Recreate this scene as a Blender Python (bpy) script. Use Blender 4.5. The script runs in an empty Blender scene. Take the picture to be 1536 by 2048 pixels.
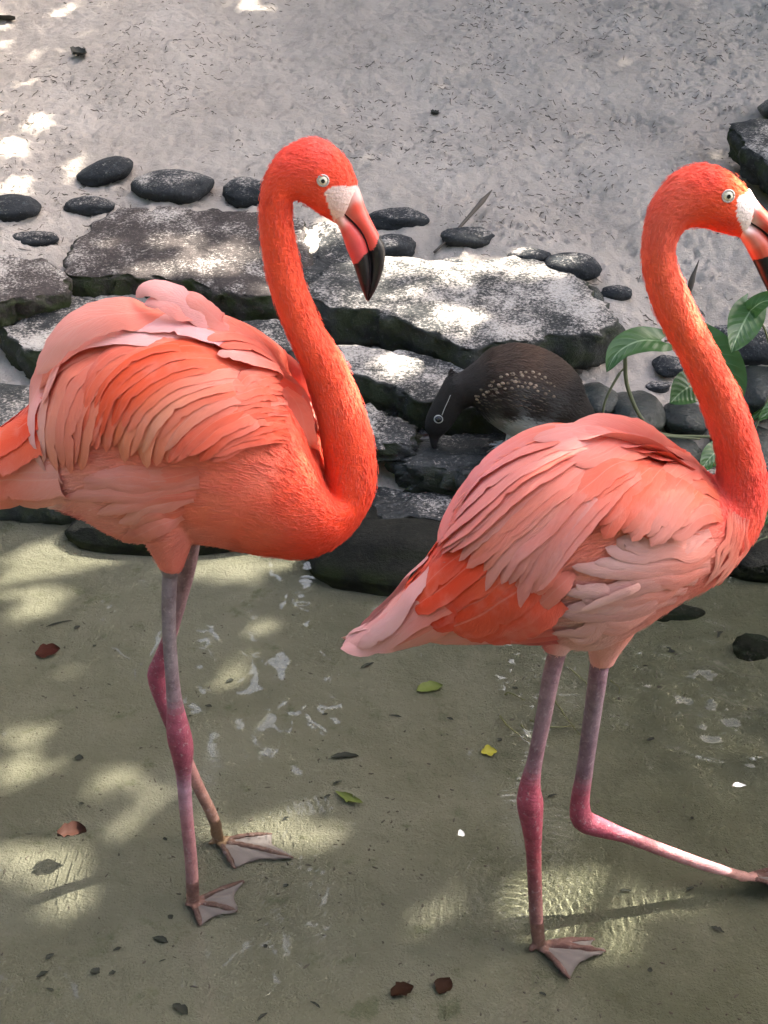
import bpy, bmesh, math, random
import numpy as np
from mathutils import Vector, Matrix, noise as mnoise
from mathutils.bvhtree import BVHTree
from mathutils.kdtree import KDTree

random.seed(7)
rng = np.random.default_rng(7)
sc = bpy.context.scene
COL = sc.collection

# ------------------------------------------------------------------ camera
CAM = np.array((0.0, 0.0, 1.5)); PITCH = math.radians(28.0); FPX = 2472.0
cd = bpy.data.cameras.new('camera'); cam = bpy.data.objects.new('camera', cd); COL.objects.link(cam)
cam.location = CAM; cam.rotation_euler = (math.pi/2 - PITCH, 0, 0)
cd.sensor_fit = 'VERTICAL'; cd.angle = 2*math.atan(1024/FPX); cd.clip_end = 400; cd.clip_start = 0.05
sc.camera = cam

# ------------------------------------------------------------------ sky, sun, exposure
SUN = np.array((0.55, 0.36, 0.76)); SUN /= np.linalg.norm(SUN)
elev = math.asin(SUN[2]); azim = math.atan2(SUN[0], SUN[1])
w = bpy.data.worlds.new('World'); sc.world = w; w.use_nodes = True
nt = w.node_tree; bg = nt.nodes['Background']
sky = nt.nodes.new('ShaderNodeTexSky'); sky.sky_type = 'NISHITA'; sky.sun_disc = False
sky.sun_elevation = elev; sky.sun_rotation = azim
sky.dust_density = 7.0; sky.air_density = 0.8; sky.ozone_density = 0.0
nt.links.new(sky.outputs[0], bg.inputs[0]); bg.inputs[1].default_value = 0.15
sl = bpy.data.lights.new('sun', 'SUN'); sl.energy = 4.2; sl.angle = math.radians(0.5); sl.color = (1, .94, .84); sl.cycles.is_caustics_light = True
so = bpy.data.objects.new('sun', sl); COL.objects.link(so)
so.rotation_euler = Vector(SUN).to_track_quat('Z', 'Y').to_euler(); so.location = (3, 2, 6)
sc.view_settings.view_transform = 'Standard'; sc.view_settings.look = 'None'
sc.view_settings.gamma = 1; sc.view_settings.exposure = 2.78
sc.render.engine = 'CYCLES'
sc.cycles.use_denoising = True
sc.cycles.max_bounces = 5; sc.cycles.transparent_max_bounces = 12
sc.cycles.caustics_reflective = False; sc.cycles.caustics_refractive = True
sc.cycles.sample_clamp_indirect = 6

# ------------------------------------------------------------------ pixel -> place
cp, sp_ = math.cos(PITCH), math.sin(PITCH)
FW = np.array((0, cp, -sp_)); UP = np.array((0, sp_, cp)); RT = np.array((1.0, 0, 0))
def ray(x, y):
    return FW + RT*((x-768)/FPX) + UP*((1024-y)/FPX)
def P(x, y, Y):                       # the point seen at a pixel in the upright plane at distance Y
    d = ray(x, y); return CAM + d*(Y/d[1])
def G(x, y, z0, Y0=0.0, s=0.0):       # the point seen at a pixel on a (tilted) level surface
    d = ray(x, y); t = (z0 - s*Y0 - CAM[2])/(d[2]-s*d[1]); return CAM + d*t
def GW(x, y, z):                      # the pool-floor point seen through the water surface at a pixel
    a = G(x, y, 0.0); d = ray(x, y); d = d/np.linalg.norm(d); c = -d[2]; e = 1/1.33
    r = e*d+(e*c-math.sqrt(1-e*e*(1-c*c)))*np.array((0, 0, 1.0)); return a+r*(z/r[2])
def proj(p):                          # (n,3) -> (n,2) pixels
    p = np.atleast_2d(p); q = p-CAM; dep = q@FW
    return np.stack((768+FPX*(q@RT)/dep, 1024-FPX*(q@UP)/dep), 1)
def mpp(p):                           # metres for one photo pixel at that point
    return float((np.asarray(p)-CAM)@FW)/FPX
def lin(r, g, b):                     # 0-255 display colour -> linear
    f = lambda c: ((c/255+.055)/1.055)**2.4 if c > 10.3 else c/255/12.92
    return np.array((f(r), f(g), f(b)))

# ------------------------------------------------------------------ noise
def _h(ix, iy, s):
    n = (ix.astype(np.int64)*374761393 + iy.astype(np.int64)*668265263 + s*974634521) & 0xffffffff
    n = ((n ^ (n >> 13))*1274126177) & 0xffffffff
    return ((n ^ (n >> 16)) & 0xffff)/65535.0
def vnoise(x, y, s=0):
    ix = np.floor(x); iy = np.floor(y); fx = x-ix; fy = y-iy
    fx = fx*fx*fx*(fx*(fx*6-15)+10); fy = fy*fy*fy*(fy*(fy*6-15)+10)
    a = _h(ix, iy, s); b = _h(ix+1, iy, s); c = _h(ix, iy+1, s); d = _h(ix+1, iy+1, s)
    return (a*(1-fx)+b*fx)*(1-fy)+(c*(1-fx)+d*fx)*fy - .5
def fbm(x, y, f, o=4, s=0, g=.5):
    r = 0; a = 1
    for k in range(o):
        r = r+a*vnoise(x*f+17.3*k, y*f-9.1*k, s+k); f *= 2.03; a *= g
    return r
def sst(a, b, x):
    t = np.clip((x-a)/(b-a), 0, 1); return t*t*(3-2*t)

# ------------------------------------------------------------------ objects
def link(name, me, mat=None, parent=None):
    o = bpy.data.objects.new(name, me); COL.objects.link(o)
    if mat is not None: me.materials.clear(); me.materials.append(mat)
    if parent is not None: o.parent = parent
    return o
def tag(o, label=None, cat=None, group=None, kind=None):
    if label: o['label'] = label
    if cat: o['category'] = cat
    if group: o['group'] = group
    if kind: o['kind'] = kind
    return o
def empty(name, loc):
    o = bpy.data.objects.new(name, None); COL.objects.link(o); o.location = loc
    o.empty_display_size = .05; return o
def mesh(name, v, f, smooth=True):
    me = bpy.data.meshes.new(name); me.from_pydata(np.asarray(v).tolist(), [], f if isinstance(f, list) else f.tolist())
    if smooth: me.polygons.foreach_set('use_smooth', [True]*len(me.polygons))
    me.update(); return me
def setcol(me, c):                    # per-vertex colour (linear)
    a = me.color_attributes.new('Col', 'FLOAT_COLOR', 'POINT')
    c = np.asarray(c, dtype=np.float32); c4 = np.ones((len(me.vertices), 4), np.float32); c4[:, :3] = c
    a.data.foreach_set('color', c4.ravel())
def adopt(root, o):                   # parent while keeping the world place (roots are unrotated)
    o.parent = root; o.location = -Vector(root.location); return o
def gridfaces(nu, nv, wrap=False):
    i = np.arange(nu-1)[:, None]; j = np.arange(nv if wrap else nv-1)[None, :]
    j2 = (j+1) % nv
    return np.stack(np.broadcast_arrays(i*nv+j, (i+1)*nv+j, (i+1)*nv+j2, i*nv+j2), -1).reshape(-1, 4)
def hermite(pts, n, even=True):       # smooth curve through rows of pts, n samples
    p = np.asarray(pts, float); d = np.linalg.norm(np.diff(p[:, :min(4, p.shape[1])], axis=0), axis=1)+1e-6
    t = np.concatenate(([0], np.cumsum(d))); m = np.zeros_like(p)
    m[1:-1] = (p[2:]-p[:-2])/(t[2:]-t[:-2])[:, None]
    m[0] = (p[1]-p[0])/(t[1]-t[0]); m[-1] = (p[-1]-p[-2])/(t[-1]-t[-2])
    u = np.linspace(0, t[-1], n); k = np.clip(np.searchsorted(t, u, 'right')-1, 0, len(p)-2)
    h = (t[k+1]-t[k])[:, None]; s = ((u-t[k])[:, None])/h
    return ((2*s**3-3*s**2+1)*p[k]+(s**3-2*s**2+s)*h*m[k]+(-2*s**3+3*s**2)*p[k+1]+(s**3-s**2)*h*m[k+1])
def tube(path, rad, n=10):            # verts, faces of a capped tube
    path = np.asarray(path, float); rad = np.asarray(rad, float)
    t = np.gradient(path, axis=0); t /= np.linalg.norm(t, axis=1)[:, None]+1e-9
    ref = np.array((0, 1.0, 0)) if abs(t[len(t)//2][1]) < .8 else np.array((1.0, 0, 0))
    a = np.cross(t, ref); a /= np.linalg.norm(a, axis=1)[:, None]; b = np.cross(a, t)
    th = np.linspace(0, 2*math.pi, n, endpoint=False)
    v = (path[:, None]+rad[:, None, None]*(np.cos(th)[None, :, None]*a[:, None]+np.sin(th)[None, :, None]*b[:, None])).reshape(-1, 3)
    f = gridfaces(len(path), n, True).tolist()
    f.append(list(range(n))); f.append(list(range(len(v)-1, len(v)-n-1, -1)))
    return v, f
def merge(parts):
    V = []; F = []; k = 0
    for v, f in parts:
        V.append(np.asarray(v)); F += [[i+k for i in q] for q in f]; k += len(v)
    return np.concatenate(V), F

# ------------------------------------------------------------------ materials
class NB:
    def __init__(s, name, rough=.6, spec=.3):
        s.m = bpy.data.materials.new(name); s.m.use_nodes = True; s.t = s.m.node_tree
        s.b = s.t.nodes['Principled BSDF']; s.out = s.t.nodes['Material Output']
        s.b.inputs['Roughness'].default_value = rough; s.b.inputs['Specular IOR Level'].default_value = spec
    def n(s, kind, **kw):
        nd = s.t.nodes.new(kind)
        for k, v in kw.items(): setattr(nd, k, v)
        return nd
    def l(s, a, b): s.t.links.new(a, b)
    def pos(s): return s.n('ShaderNodeNewGeometry').outputs['Position']
    def noise(s, scale, detail=4, rough=.55, vec=None, dist=0.0):
        nd = s.n('ShaderNodeTexNoise'); nd.inputs['Scale'].default_value = scale; nd.inputs['Detail'].default_value = detail
        nd.inputs['Roughness'].default_value = rough; nd.inputs['Distortion'].default_value = dist
        s.l(vec if vec is not None else s.pos(), nd.inputs['Vector']); return nd.outputs['Fac']
    def ramp(s, fac, stops):
        r = s.n('ShaderNodeValToRGB'); e = r.color_ramp.elements
        while len(e) < len(stops): e.new(.5)
        for q, (p, c) in zip(e, stops): q.position = p; q.color = (*c, 1) if len(c) == 3 else c
        s.l(fac, r.inputs[0]); return r.outputs[0]
    def rng(s, fac, a, b, c=0.0, d=1.0):
        r = s.n('ShaderNodeMapRange'); r.interpolation_type = 'SMOOTHSTEP'
        for i, v in enumerate((a, b, c, d)): r.inputs[i+1].default_value = v
        s.l(fac, r.inputs[0]); return r.outputs[0]
    def mix(s, fac, a, b, mode='MIX'):
        m = s.n('ShaderNodeMix', data_type='RGBA', blend_type=mode)
        for v, i in ((fac, 0), (a, 6), (b, 7)):
            if isinstance(v, (int, float)): m.inputs[i].default_value = v
            elif isinstance(v, (tuple, list, np.ndarray)): m.inputs[i].default_value = (*v, 1)
            else: s.l(v, m.inputs[i])
        return m.outputs[2]
    def math(s, op, a, b=None):
        m = s.n('ShaderNodeMath', operation=op)
        for i, v in enumerate((a, b)):
            if v is None: continue
            if isinstance(v, (int, float)): m.inputs[i].default_value = v
            else: s.l(v, m.inputs[i])
        return m.outputs[0]
    def sep(s, vec):
        q = s.n('ShaderNodeSeparateXYZ'); s.l(vec, q.inputs[0]); return q.outputs
    def scalev(s, vec, xyz):
        m = s.n('ShaderNodeMapping'); s.l(vec, m.inputs[0]); m.inputs['Scale'].default_value = xyz; return m.outputs[0]
    def bump(s, h, dist, strength=1.0, prev=None):
        b = s.n('ShaderNodeBump'); b.inputs['Distance'].default_value = dist; b.inputs['Strength'].default_value = strength
        s.l(h, b.inputs['Height'])
        if prev is not None: s.l(prev, b.inputs['Normal'])
        return b.outputs[0]
    def attr(s, name): return s.n('ShaderNodeAttribute', attribute_name=name).outputs['Color']
    def done(s, col=None, nrm=None, rough=None):
        if col is not None:
            if isinstance(col, (tuple, np.ndarray)): s.b.inputs['Base Color'].default_value = (*col, 1)
            else: s.l(col, s.b.inputs['Base Color'])
        if nrm is not None: s.l(nrm, s.b.inputs['Normal'])
        if rough is not None: s.l(rough, s.b.inputs['Roughness'])
        return s.m

def mat_ground():
    b = NB('sand_and_pool_floor', .9, .15); p = b.pos(); z = b.sep(p)[2]
    n1 = b.noise(3.0, 5, .6); n2 = b.noise(40, 4, .65); n3 = b.noise(260, 3, .7)
    dry = b.ramp(n1, [(.3, (.45, .39, .335)), (.55, (.52, .455, .395)), (.75, (.575, .51, .45))])
    dry = b.mix(b.rng(n2, .30, .44, .22, 0), dry, (.33, .285, .24))
    dry = b.mix(b.rng(n3, .60, .75, 0, .5), dry, (.85, .82, .77))
    m1 = b.noise(2.2, 5, .65, dist=.6); m2 = b.noise(14, 5, .7)
    wet = b.ramp(m1, [(.3, (.20, .19, .14)), (.5, (.255, .24, .182)), (.7, (.31, .29, .23))])
    wet = b.mix(b.rng(m2, .56, .72, 0, .75), wet, (.15, .152, .092))
    wet = b.mix(b.rng(b.noise(60, 3, .7), .62, .72, 0, .5), wet, (.36, .34, .27))
    alg = b.math('MULTIPLY', b.rng(b.math('ADD', b.sep(p)[0], b.math('MULTIPLY', b.noise(3.5, 5, .65), 1.2)), .55, 1.15), .75)
    wet = b.mix(alg, wet, (.13, .128, .085))
    c = b.mix(b.rng(z, -.012, .03), wet, dry)
    h = b.math('ADD', b.math('MULTIPLY', n2, .9), b.math('MULTIPLY', n3, .5))
    return b.done(c, b.bump(h, .016, 1.0))
M_GROUND = mat_ground()

def mat_rock(name, dark, light, dust, moss, rough=.75, spec=.3):
    b = NB(name, rough, spec); p = b.pos(); g = b.n('ShaderNodeNewGeometry')
    nz = b.sep(g.outputs['Normal'])[2]
    n1 = b.noise(9, 6, .65); n2 = b.noise(55, 5, .75); n3 = b.noise(150, 4, .8, vec=b.scalev(p, (.75, 1, 1.3)))
    c = b.ramp(n1, [(.3, dark), (.55, tuple((np.array(dark)+np.array(light))/2)), (.75, light)])
    c = b.mix(b.rng(n2, .53, .68, 0, .7), c, tuple(np.array(light)*1.7))
    if moss > 0:
        side = b.rng(nz, .75, .1)
        mf = b.math('MULTIPLY', b.math('MULTIPLY', side, b.rng(b.noise(13, 4, .6), .36, .62)), moss)
        c = b.mix(mf, c, (.035, .048, .012))
    up = b.rng(nz, .55, .9)
    df = b.math('MULTIPLY', up, b.rng(b.math('ADD', b.math('MULTIPLY', b.noise(6, 5, .7), .5), b.math('MULTIPLY', n3, .5)), .58-dust*.16, .68-dust*.12))
    spk = .85 if dust > .2 else .12
    speck = b.math('MULTIPLY', b.rng(nz, -.1, .6), b.rng(n3, .62, .70, 0, spk))
    df = b.math('MAXIMUM', df, speck)
    if dust < .1: df = b.math('MULTIPLY', df, .06)
    c = b.mix(df, c, (.50, .45, .40))
    h = b.math('ADD', n2, b.math('MULTIPLY', n3, .5))
    rr = b.math('ADD', b.math('MULTIPLY', df, .9-rough), rough)
    return b.done(c, b.bump(h, .008, .8), rr)
M_SLAB_RED = mat_rock('brown_slate', (0.0229, 0.0183, 0.0173), (0.0763, 0.0600, 0.0534), .62, .9)
M_SLAB = mat_rock('grey_slate', (0.0143, 0.0153, 0.0153), (0.0508, 0.0518, 0.0508), .66, .7)
M_SLAB_BRIGHT = mat_rock('sanded_slate', (0.0162, 0.0173, 0.0168), (0.0559, 0.0559, 0.0534), .80, .6)
M_SLAB_WET = mat_rock('wet_slate', (0.0081, 0.0097, 0.0097), (0.0305, 0.0335, 0.0315), .42, .5, .42, .5)
M_COBBLE = mat_rock('dark_cobble', (0.0112, 0.0132, 0.0157), (0.0315, 0.0356, 0.0397), .42, 0, .75)
M_COBBLE_DUSTY = mat_rock('dusty_cobble', (0.0153, 0.0173, 0.0194), (0.0432, 0.0458, 0.0483), .55, 0, .8)
M_COBBLE_WET = mat_rock('wet_cobble', (0.0071, 0.0112, 0.0107), (0.0254, 0.0346, 0.0305), .05, .3, .22, .6)
M_ROCK_SUNK = mat_rock('sunken_rock', (0.0038, 0.0043, 0.0031), (0.0140, 0.0140, 0.0101), .08, .5, .8, .2)
# ------------------------------------------------------------------ ground: pool floor, shore and sand bank in one sheet
KY = np.array((-200, 0, 2.2, 2.5, 2.75, 2.95, 3.15, 3.35, 3.5, 3.65, 3.8, 5.8, 7.5, 12, 300))
KZ = np.array((-.08, -.08, -.078, -.065, -.04, .04, .13, .225, .30, .39, .455, 1.055, 1.4, 1.7, 2.2))
def Hbase(X, Y):
    sh = .10*fbm(X, Y*0+3.3, .9, 2, 5)
    # the shore runs a little nearer on the left and opens to the right
    return np.interp(Y+sh, KY, KZ)
def H(X, Y):
    X = np.asarray(X, float); Y = np.asarray(Y, float); z = Hbase(X, Y)
    bank = sst(.02, .2, z)
    z = z + bank*(.05*fbm(X, Y, 2.2, 3, 11))
    und = (1-bank)*.010*fbm(X, Y, 3.5, 3, 21)
    return z+und
def Hfine(X, Y):
    z = H(X, Y); bank = sst(.0, .12, Hbase(X, Y))
    a = fbm(X*.75, Y, 13, 4, 31, .55)
    pits = np.abs(fbm(X*.7+.15*a, Y*1.15, 30, 3, 41, .6))
    z = z + bank*(.014*a - .020*sst(.07, .0, pits)*sst(-.05, .22, fbm(X, Y, 9, 3, 77)) + .010*fbm(X, Y, 50, 3, 51, .6))
    return z + (1-bank)*.004*fbm(X, Y, 16, 3, 61)
def Tm(x, y, lift=0.0):               # the ground point seen at a photo pixel
    d = ray(x, y); t = np.linspace(1.0, 9.0, 1601); q = CAM+d*t[:, None]
    s = q[:, 2]-H(q[:, 0], q[:, 1])-lift; k = int(np.argmax(s < 0))
    a, c = t[k-1], t[k]; f = s[k-1]/(s[k-1]-s[k]); return CAM+d*(a+(c-a)*f)

xs = np.concatenate(([-200, -80, -30, -12, -6, -4, -3, -2.5], np.arange(-2.1, 2.1001, .010), [2.5, 3, 4, 6, 12, 30, 80, 200]))
ys = np.concatenate(([-150, -60, -20, -8, -3, -1, 0, .4], np.arange(.7, 2.6, .014), np.arange(2.6, 6.0, .0095), [6.1, 6.4, 7, 8, 10, 14, 25, 60, 150, 290]))
gx, gy = np.meshgrid(xs, ys, indexing='ij')
gz = Hfine(gx, gy)
me = mesh('ground', np.stack((gx, gy, gz), -1).reshape(-1, 3), gridfaces(len(xs), len(ys)))
tag(link('ground', me, M_GROUND), kind='structure')

# ------------------------------------------------------------------ water
def mat_water():
    b = NB('pool_water', .0, .5)
    gl = b.n('ShaderNodeBsdfGlass'); gl.inputs['Roughness'].default_value = 0; gl.inputs['IOR'].default_value = 1.33; gl.inputs[0].default_value = (.93, .945, .90, 1)
    b.t.nodes.remove(b.b); b.l(gl.outputs[0], b.out.inputs[0]); return b.m
RINGS = [(G(1072, 1770, 0), .0007, .015, .20), (G(383, 1690, 0), .0006, .016, .14), (G(432, 1655, 0), .0006, .016, .12),
         (G(1445, 1742, 0), .0005, .018, .16), (G(165, 1765, 0), .0004, .012, .05), (G(870, 1840, 0), .0008, .013, .08)]
def water_z(X, Y):
    z = .0008*fbm(X, Y, 6, 3, 91)
    for c, a, lam, R in RINGS:
        r = np.hypot(X-c[0], Y-c[1]); z = z+a*np.cos(2*math.pi*r/lam)*np.exp(-(r/R)**2)*sst(0, .02, r)
    c = G(1450, 1400, 0); m = np.exp(-(((X-c[0])/.22)**2+((Y-c[1])/.22)**2))
    return z+m*(.022*fbm(X*.9+Y*.5, Y, 15, 3, 95))
wx = np.concatenate(([-30, -8, -3, -1.6], np.arange(-1.15, 1.15, .006), [1.6, 3, 8, 30]))
wy = np.concatenate(([-30, -8, -2, 0, .7], np.arange(1.0, 2.95, .006), [3.3]))
ax_, ay_ = np.meshgrid(wx, wy, indexing='ij')
me = mesh('water', np.stack((ax_, ay_, water_z(ax_, ay_)), -1).reshape(-1, 3), gridfaces(len(wx), len(wy)))
water = tag(link('water', me, mat_water()), kind='structure'); water.cycles.is_caustics_caster = True

# ------------------------------------------------------------------ rocks
def slab(outline, z0, y0px, s, thick, mat, rough=.010, seed=0, n=120, droop=0.0):
    """flat split stone: outline = top edge in photo pixels on a plane through height z0 (at pixel row y0px), slope s in depth"""
    Y0 = G(768, y0px, z0)[1]
    pts = np.array([G(x, y, z0, Y0, s) for x, y in outline]); pts = np.concatenate((pts, pts[:1]))
    d = np.concatenate(([0], np.cumsum(np.linalg.norm(np.diff(pts, axis=0), axis=1))))
    u = np.linspace(0, d[-1], n, endpoint=False); ed = np.stack([np.interp(u, d, pts[:, k]) for k in range(3)], 1)
    cen = ed.mean(0); ang = np.linspace(0, 2*math.pi, n, endpoint=False)
    jag = fbm(u*1.0+seed*7.7, u*0+seed, 22, 4, seed, .6)
    dirv = ed-cen; L = np.linalg.norm(dirv, axis=1)[:, None]; dn = dirv/L
    ed = ed+dn*(jag*rough*2.2)[:, None]
    fr = [.0, .12, .25, .38, .5, .61, .71, .79, .86, .91, .95, .975, .99]
    rows = []
    for f in fr:
        q = cen+(ed-cen)*f
        q[:, 2] += rough*(fbm(q[:, 0], q[:, 1], 9, 5, seed+3, .6)*1.3) - droop*f**4 - .35*rough*(sst(.93, 1, np.full(n, f)))
        rows.append(q)
    top = rows[-1][:, 2].copy()
    for k, dz in enumerate((.04, .12, .3, .5, .7, .88, 1.0)):
        q = ed.copy(); q += dn*((fbm(u*1.4+seed*3, u*0+dz*thick*9, 26, 4, seed+9, .65)*rough*2.6 + (.006 if .1 < dz < .6 else -.008*dz))[:, None])
        q[:, 2] = top-thick*dz-(.0 if dz else 0); rows.append(q)
    rows.append(np.repeat(cen[None], n, 0)*1.0); rows[-1][:, 2] = top.mean()-thick*1.0
    rows[-1] = cen+(rows[-2]-cen)*.02; 
    v = np.concatenate(rows); f = gridfaces(len(rows), n, True)[:, ::-1]
    return mesh('slab', v, f)
def cobble(cx, cy, rx, ry, mat_i, rot=0.0, seed=0, sink=.35, at=None, flat=None, sub=4, lump=.16, slim=1.35):
    c = at if at is not None else Tm(cx, cy+ry*.35); k = mpp(c)
    a = rx*k; dep = math.atan2(CAM[2]-c[2], c[1]); v_ = ry*k
    hz = flat if flat else min(a*.62, v_*.95); hy = max(a*.55, math.sqrt(max(v_*v_-(hz*math.cos(dep))**2, 0))/math.sin(dep))
    hy = min(hy, a*slim)
    bm = bmesh.new(); bmesh.ops.create_icosphere(bm, subdivisions=sub, radius=1)
    cr, sr = math.cos(rot), math.sin(rot)
    for q in bm.verts:
        p = q.co.copy(); r = 1+lump*mnoise.noise(p*1.3+Vector((seed*3.1, seed, 0)))+.05*mnoise.noise(p*4+Vector((0, seed, 2)))+.015*mnoise.noise(p*12+Vector((seed, 0, 2)))
        pw = lambda t: math.copysign(abs(t)**.86, t)
        x, y, z = pw(p.x)*a*r, pw(p.y)*hy*r, p.z*hz*r
        x, z = x*cr-z*sr, x*sr+z*cr
        q.co = (x, y, z)
    me = bpy.data.meshes.new('stone'); bm.to_mesh(me); bm.free()
    me.polygons.foreach_set('use_smooth', [True]*len(me.polygons)); me.update()
    return me, Vector(c)+Vector((0, 0, hz*(.5-sink)))

def add_slab(label, *a, **k):
    mat = a[5]
    tag(link('flat_stone', slab(*a, **k), mat), label, 'flat stone', 'flat stones stepping down from the sand to the pool')
# outline px, height, row of that height, slope, thickness
add_slab('wide brown mossy-edged slab at the top of the steps, below the row of dark cobbles', [(124, 540), (150, 485), (195, 440), (235, 414), (330, 411), (450, 419), (560, 424), (610, 440), (625, 520), (600, 575), (545, 592), (450, 580), (380, 558), (250, 548), (160, 552)], .40, 560, .25, .10, M_SLAB_RED, seed=1)
add_slab('dark rough slab directly behind the neck of the flamingo with lowered bill', [(585, 445), (640, 440), (700, 470), (720, 530), (690, 575), (620, 590), (560, 560)], .385, 575, .25, .07, M_SLAB, seed=2, rough=.018)
add_slab('large sand-dusted grey slab with a mossy corner, overhanging the duck', [(600, 575), (660, 528), (760, 510), (900, 520), (1040, 512), (1110, 520), (1165, 560), (1200, 600), (1235, 645), (1190, 668), (1110, 668), (1010, 690), (930, 688), (830, 642), (740, 618), (640, 612)], .345, 650, .27, .115, M_SLAB_BRIGHT, seed=3)
add_slab('brown mossy-fronted slab left of the wide brown one', [(-140, 520), (-60, 500), (20, 505), (90, 518), (125, 545), (137, 575), (80, 588), (0, 608), (-120, 620)], .40, 590, .25, .085, M_SLAB_RED, seed=4)
add_slab('speckled grey slab behind the back of the left flamingo', [(5, 655), (60, 625), (150, 590), (280, 612), (420, 640), (560, 640), (590, 690), (540, 720), (420, 740), (280, 735), (150, 700), (60, 700)], .30, 700, .25, .10, M_SLAB, seed=5)
add_slab('sunlit sanded slab whose far end lies behind the duck', [(540, 695), (600, 684), (720, 686), (850, 712), (960, 740), (1080, 750), (1130, 800), (1000, 815), (900, 800), (840, 795), (760, 758), (690, 742), (600, 735)], .245, 755, .22, .10, M_SLAB_BRIGHT, seed=6)
add_slab('thin pale-topped slab beside the lowered head of the duck', [(560, 830), (640, 806), (730, 808), (800, 830), (832, 862), (820, 888), (740, 892), (640, 895), (560, 890)], .16, 885, .18, .05, M_SLAB, seed=7, rough=.014)
add_slab('dark wet slab the duck stands on', [(780, 905), (800, 880), (850, 868), (960, 862), (1090, 850), (1200, 860), (1220, 920), (1120, 960), (1020, 965), (930, 945), (860, 930), (800, 925)], .118, 925, .15, .085, M_SLAB_WET, seed=8, rough=.014)
add_slab('low dark ledge with drifted sand just above the water', [(600, 970), (660, 930), (740, 915), (850, 930), (960, 960), (1060, 985), (1060, 1060), (940, 1052), (840, 1036), (740, 1028), (640, 1025)], .025, 1035, .10, .075, M_SLAB_WET, seed=10, rough=.012)
add_slab('dark shadowed slab between the speckled slab and the pool', [(-140, 790), (-20, 765), (120, 775), (300, 790), (480, 800), (640, 820), (650, 880), (500, 900), (300, 905), (100, 890), (-100, 880)], .17, 890, .2, .10, M_SLAB_WET, seed=12)
add_slab('dark slab at the pool edge hidden mostly by the left flamingo', [(-140, 930), (0, 915), (200, 920), (420, 930), (600, 940), (620, 1000), (450, 1020), (250, 1015), (60, 1000), (-120, 990)], .06, 1005, .15, .09, M_SLAB_WET, seed=13)

STONES = 'loose rounded stones along the shore'
def add_stone(label, cx, cy, rx, ry, mat, **k):
    me, c = cobble(cx, cy, rx, ry, mat, **k)
    o = link('stone', me, mat); o.location = c
    return tag(o, label, 'stone', STONES)
# half-buried cobbles in the sand
add_stone('long dark cobble tipped up at the back of the cobble row', 213, 343, 57, 25, M_COBBLE, rot=.28, seed=1, sink=.2)
add_stone('broad dusty grey cobble in the middle of the cobble row', 343, 366, 80, 36, M_COBBLE_DUSTY, seed=2, sink=.4)
add_stone('dark cobble in the sand touching the nape of the left flamingo', 500, 381, 54, 31, M_COBBLE, seed=3)
add_stone('smooth dark cobble at the outer end of the cobble row', 28, 412, 52, 30, M_COBBLE, seed=4)
add_stone('small oval dark cobble in front of the broad dusty one', 178, 409, 51, 20, M_COBBLE, seed=5)
add_stone('low sand-covered cobble above the brown mossy-fronted slab', 71, 471, 47, 17, M_COBBLE_DUSTY, seed=6, sink=.6)
add_stone('dark cobble behind the bill of the left flamingo', 795, 433, 60, 23, M_COBBLE, seed=7, sink=.45)
add_stone('rough cobble just below the one behind the bill', 785, 487, 46, 26, M_COBBLE_DUSTY, seed=8, sink=.45)
add_stone('crumbling dusty stone under the dry stick', 935, 466, 55, 22, M_COBBLE_DUSTY, seed=9, sink=.6)
add_stone('small dark stone on the back edge of the sand-dusted slab', 905, 526, 24, 12, M_COBBLE, seed=10, sink=.3)
add_stone('half-buried stone behind the sand-dusted slab', 1057, 508, 43, 18, M_COBBLE_DUSTY, seed=11, sink=.5)
add_stone('smooth greenish stone lying on the corner of the sand-dusted slab', 1140, 535, 60, 27, M_COBBLE, seed=12, sink=.1)
add_stone('dark upright stone at the end of the sand-dusted slab', 1172, 590, 36, 40, M_COBBLE_WET, seed=13, sink=.2)
add_stone('flat buried stone between the sand-dusted slab and the right flamingo', 1232, 580, 33, 15, M_COBBLE_DUSTY, seed=14, sink=.55)
# right shore
add_stone('round wet green-grey stone beside the vine stems', 1268, 820, 60, 56, M_COBBLE_WET, seed=20, sink=.2)
add_stone('glossy dark wet stone behind the duck', 1190, 795, 46, 42, M_COBBLE_WET, seed=21, sink=.2)
add_stone('large dark smooth boulder behind the neck of the right flamingo', 1530, 770, 70, 78, M_COBBLE_WET, seed=22, sink=.2)
add_stone('dusty speckled boulder under the drooping vine leaf', 1495, 685, 90, 45, M_COBBLE_DUSTY, seed=23, sink=.3)
add_stone('black chipped stone above the heart-shaped vine leaf', 1335, 728, 30, 22, M_COBBLE, seed=24, sink=.3)
add_stone('small pale chip of stone in the sand by the vine', 1315, 772, 24, 12, M_COBBLE_DUSTY, seed=25, sink=.3)
add_stone('black pitted stone under the heart-shaped vine leaf', 1370, 835, 50, 35, M_COBBLE_WET, seed=26, sink=.2)
add_stone('dark stone in the crevice under the vine stem', 1345, 905, 60, 40, M_COBBLE_WET, seed=27, sink=.3)
add_stone('dark boulder at the breast of the right flamingo', 1500, 900, 75, 60, M_COBBLE_WET, seed=28, sink=.2)
add_stone('dark wet rock at the foot of the slab the duck stands on', 1150, 985, 90, 50, M_SLAB_WET, seed=29, sink=.2, lump=.3)
add_stone('dark wet rock behind the breast of the right flamingo', 1400, 1010, 120, 70, M_SLAB_WET, seed=30, sink=.2, lump=.3)
add_stone('half-sunken mossy rock in the corner of the pool', 1510, 1130, 85, 55, M_ROCK_SUNK, seed=31, sink=.3, lump=.25)
add_stone('low green-topped rock in the water behind the right thigh', 1345, 1245, 55, 20, M_ROCK_SUNK, seed=32, sink=.4, lump=.25)
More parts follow.
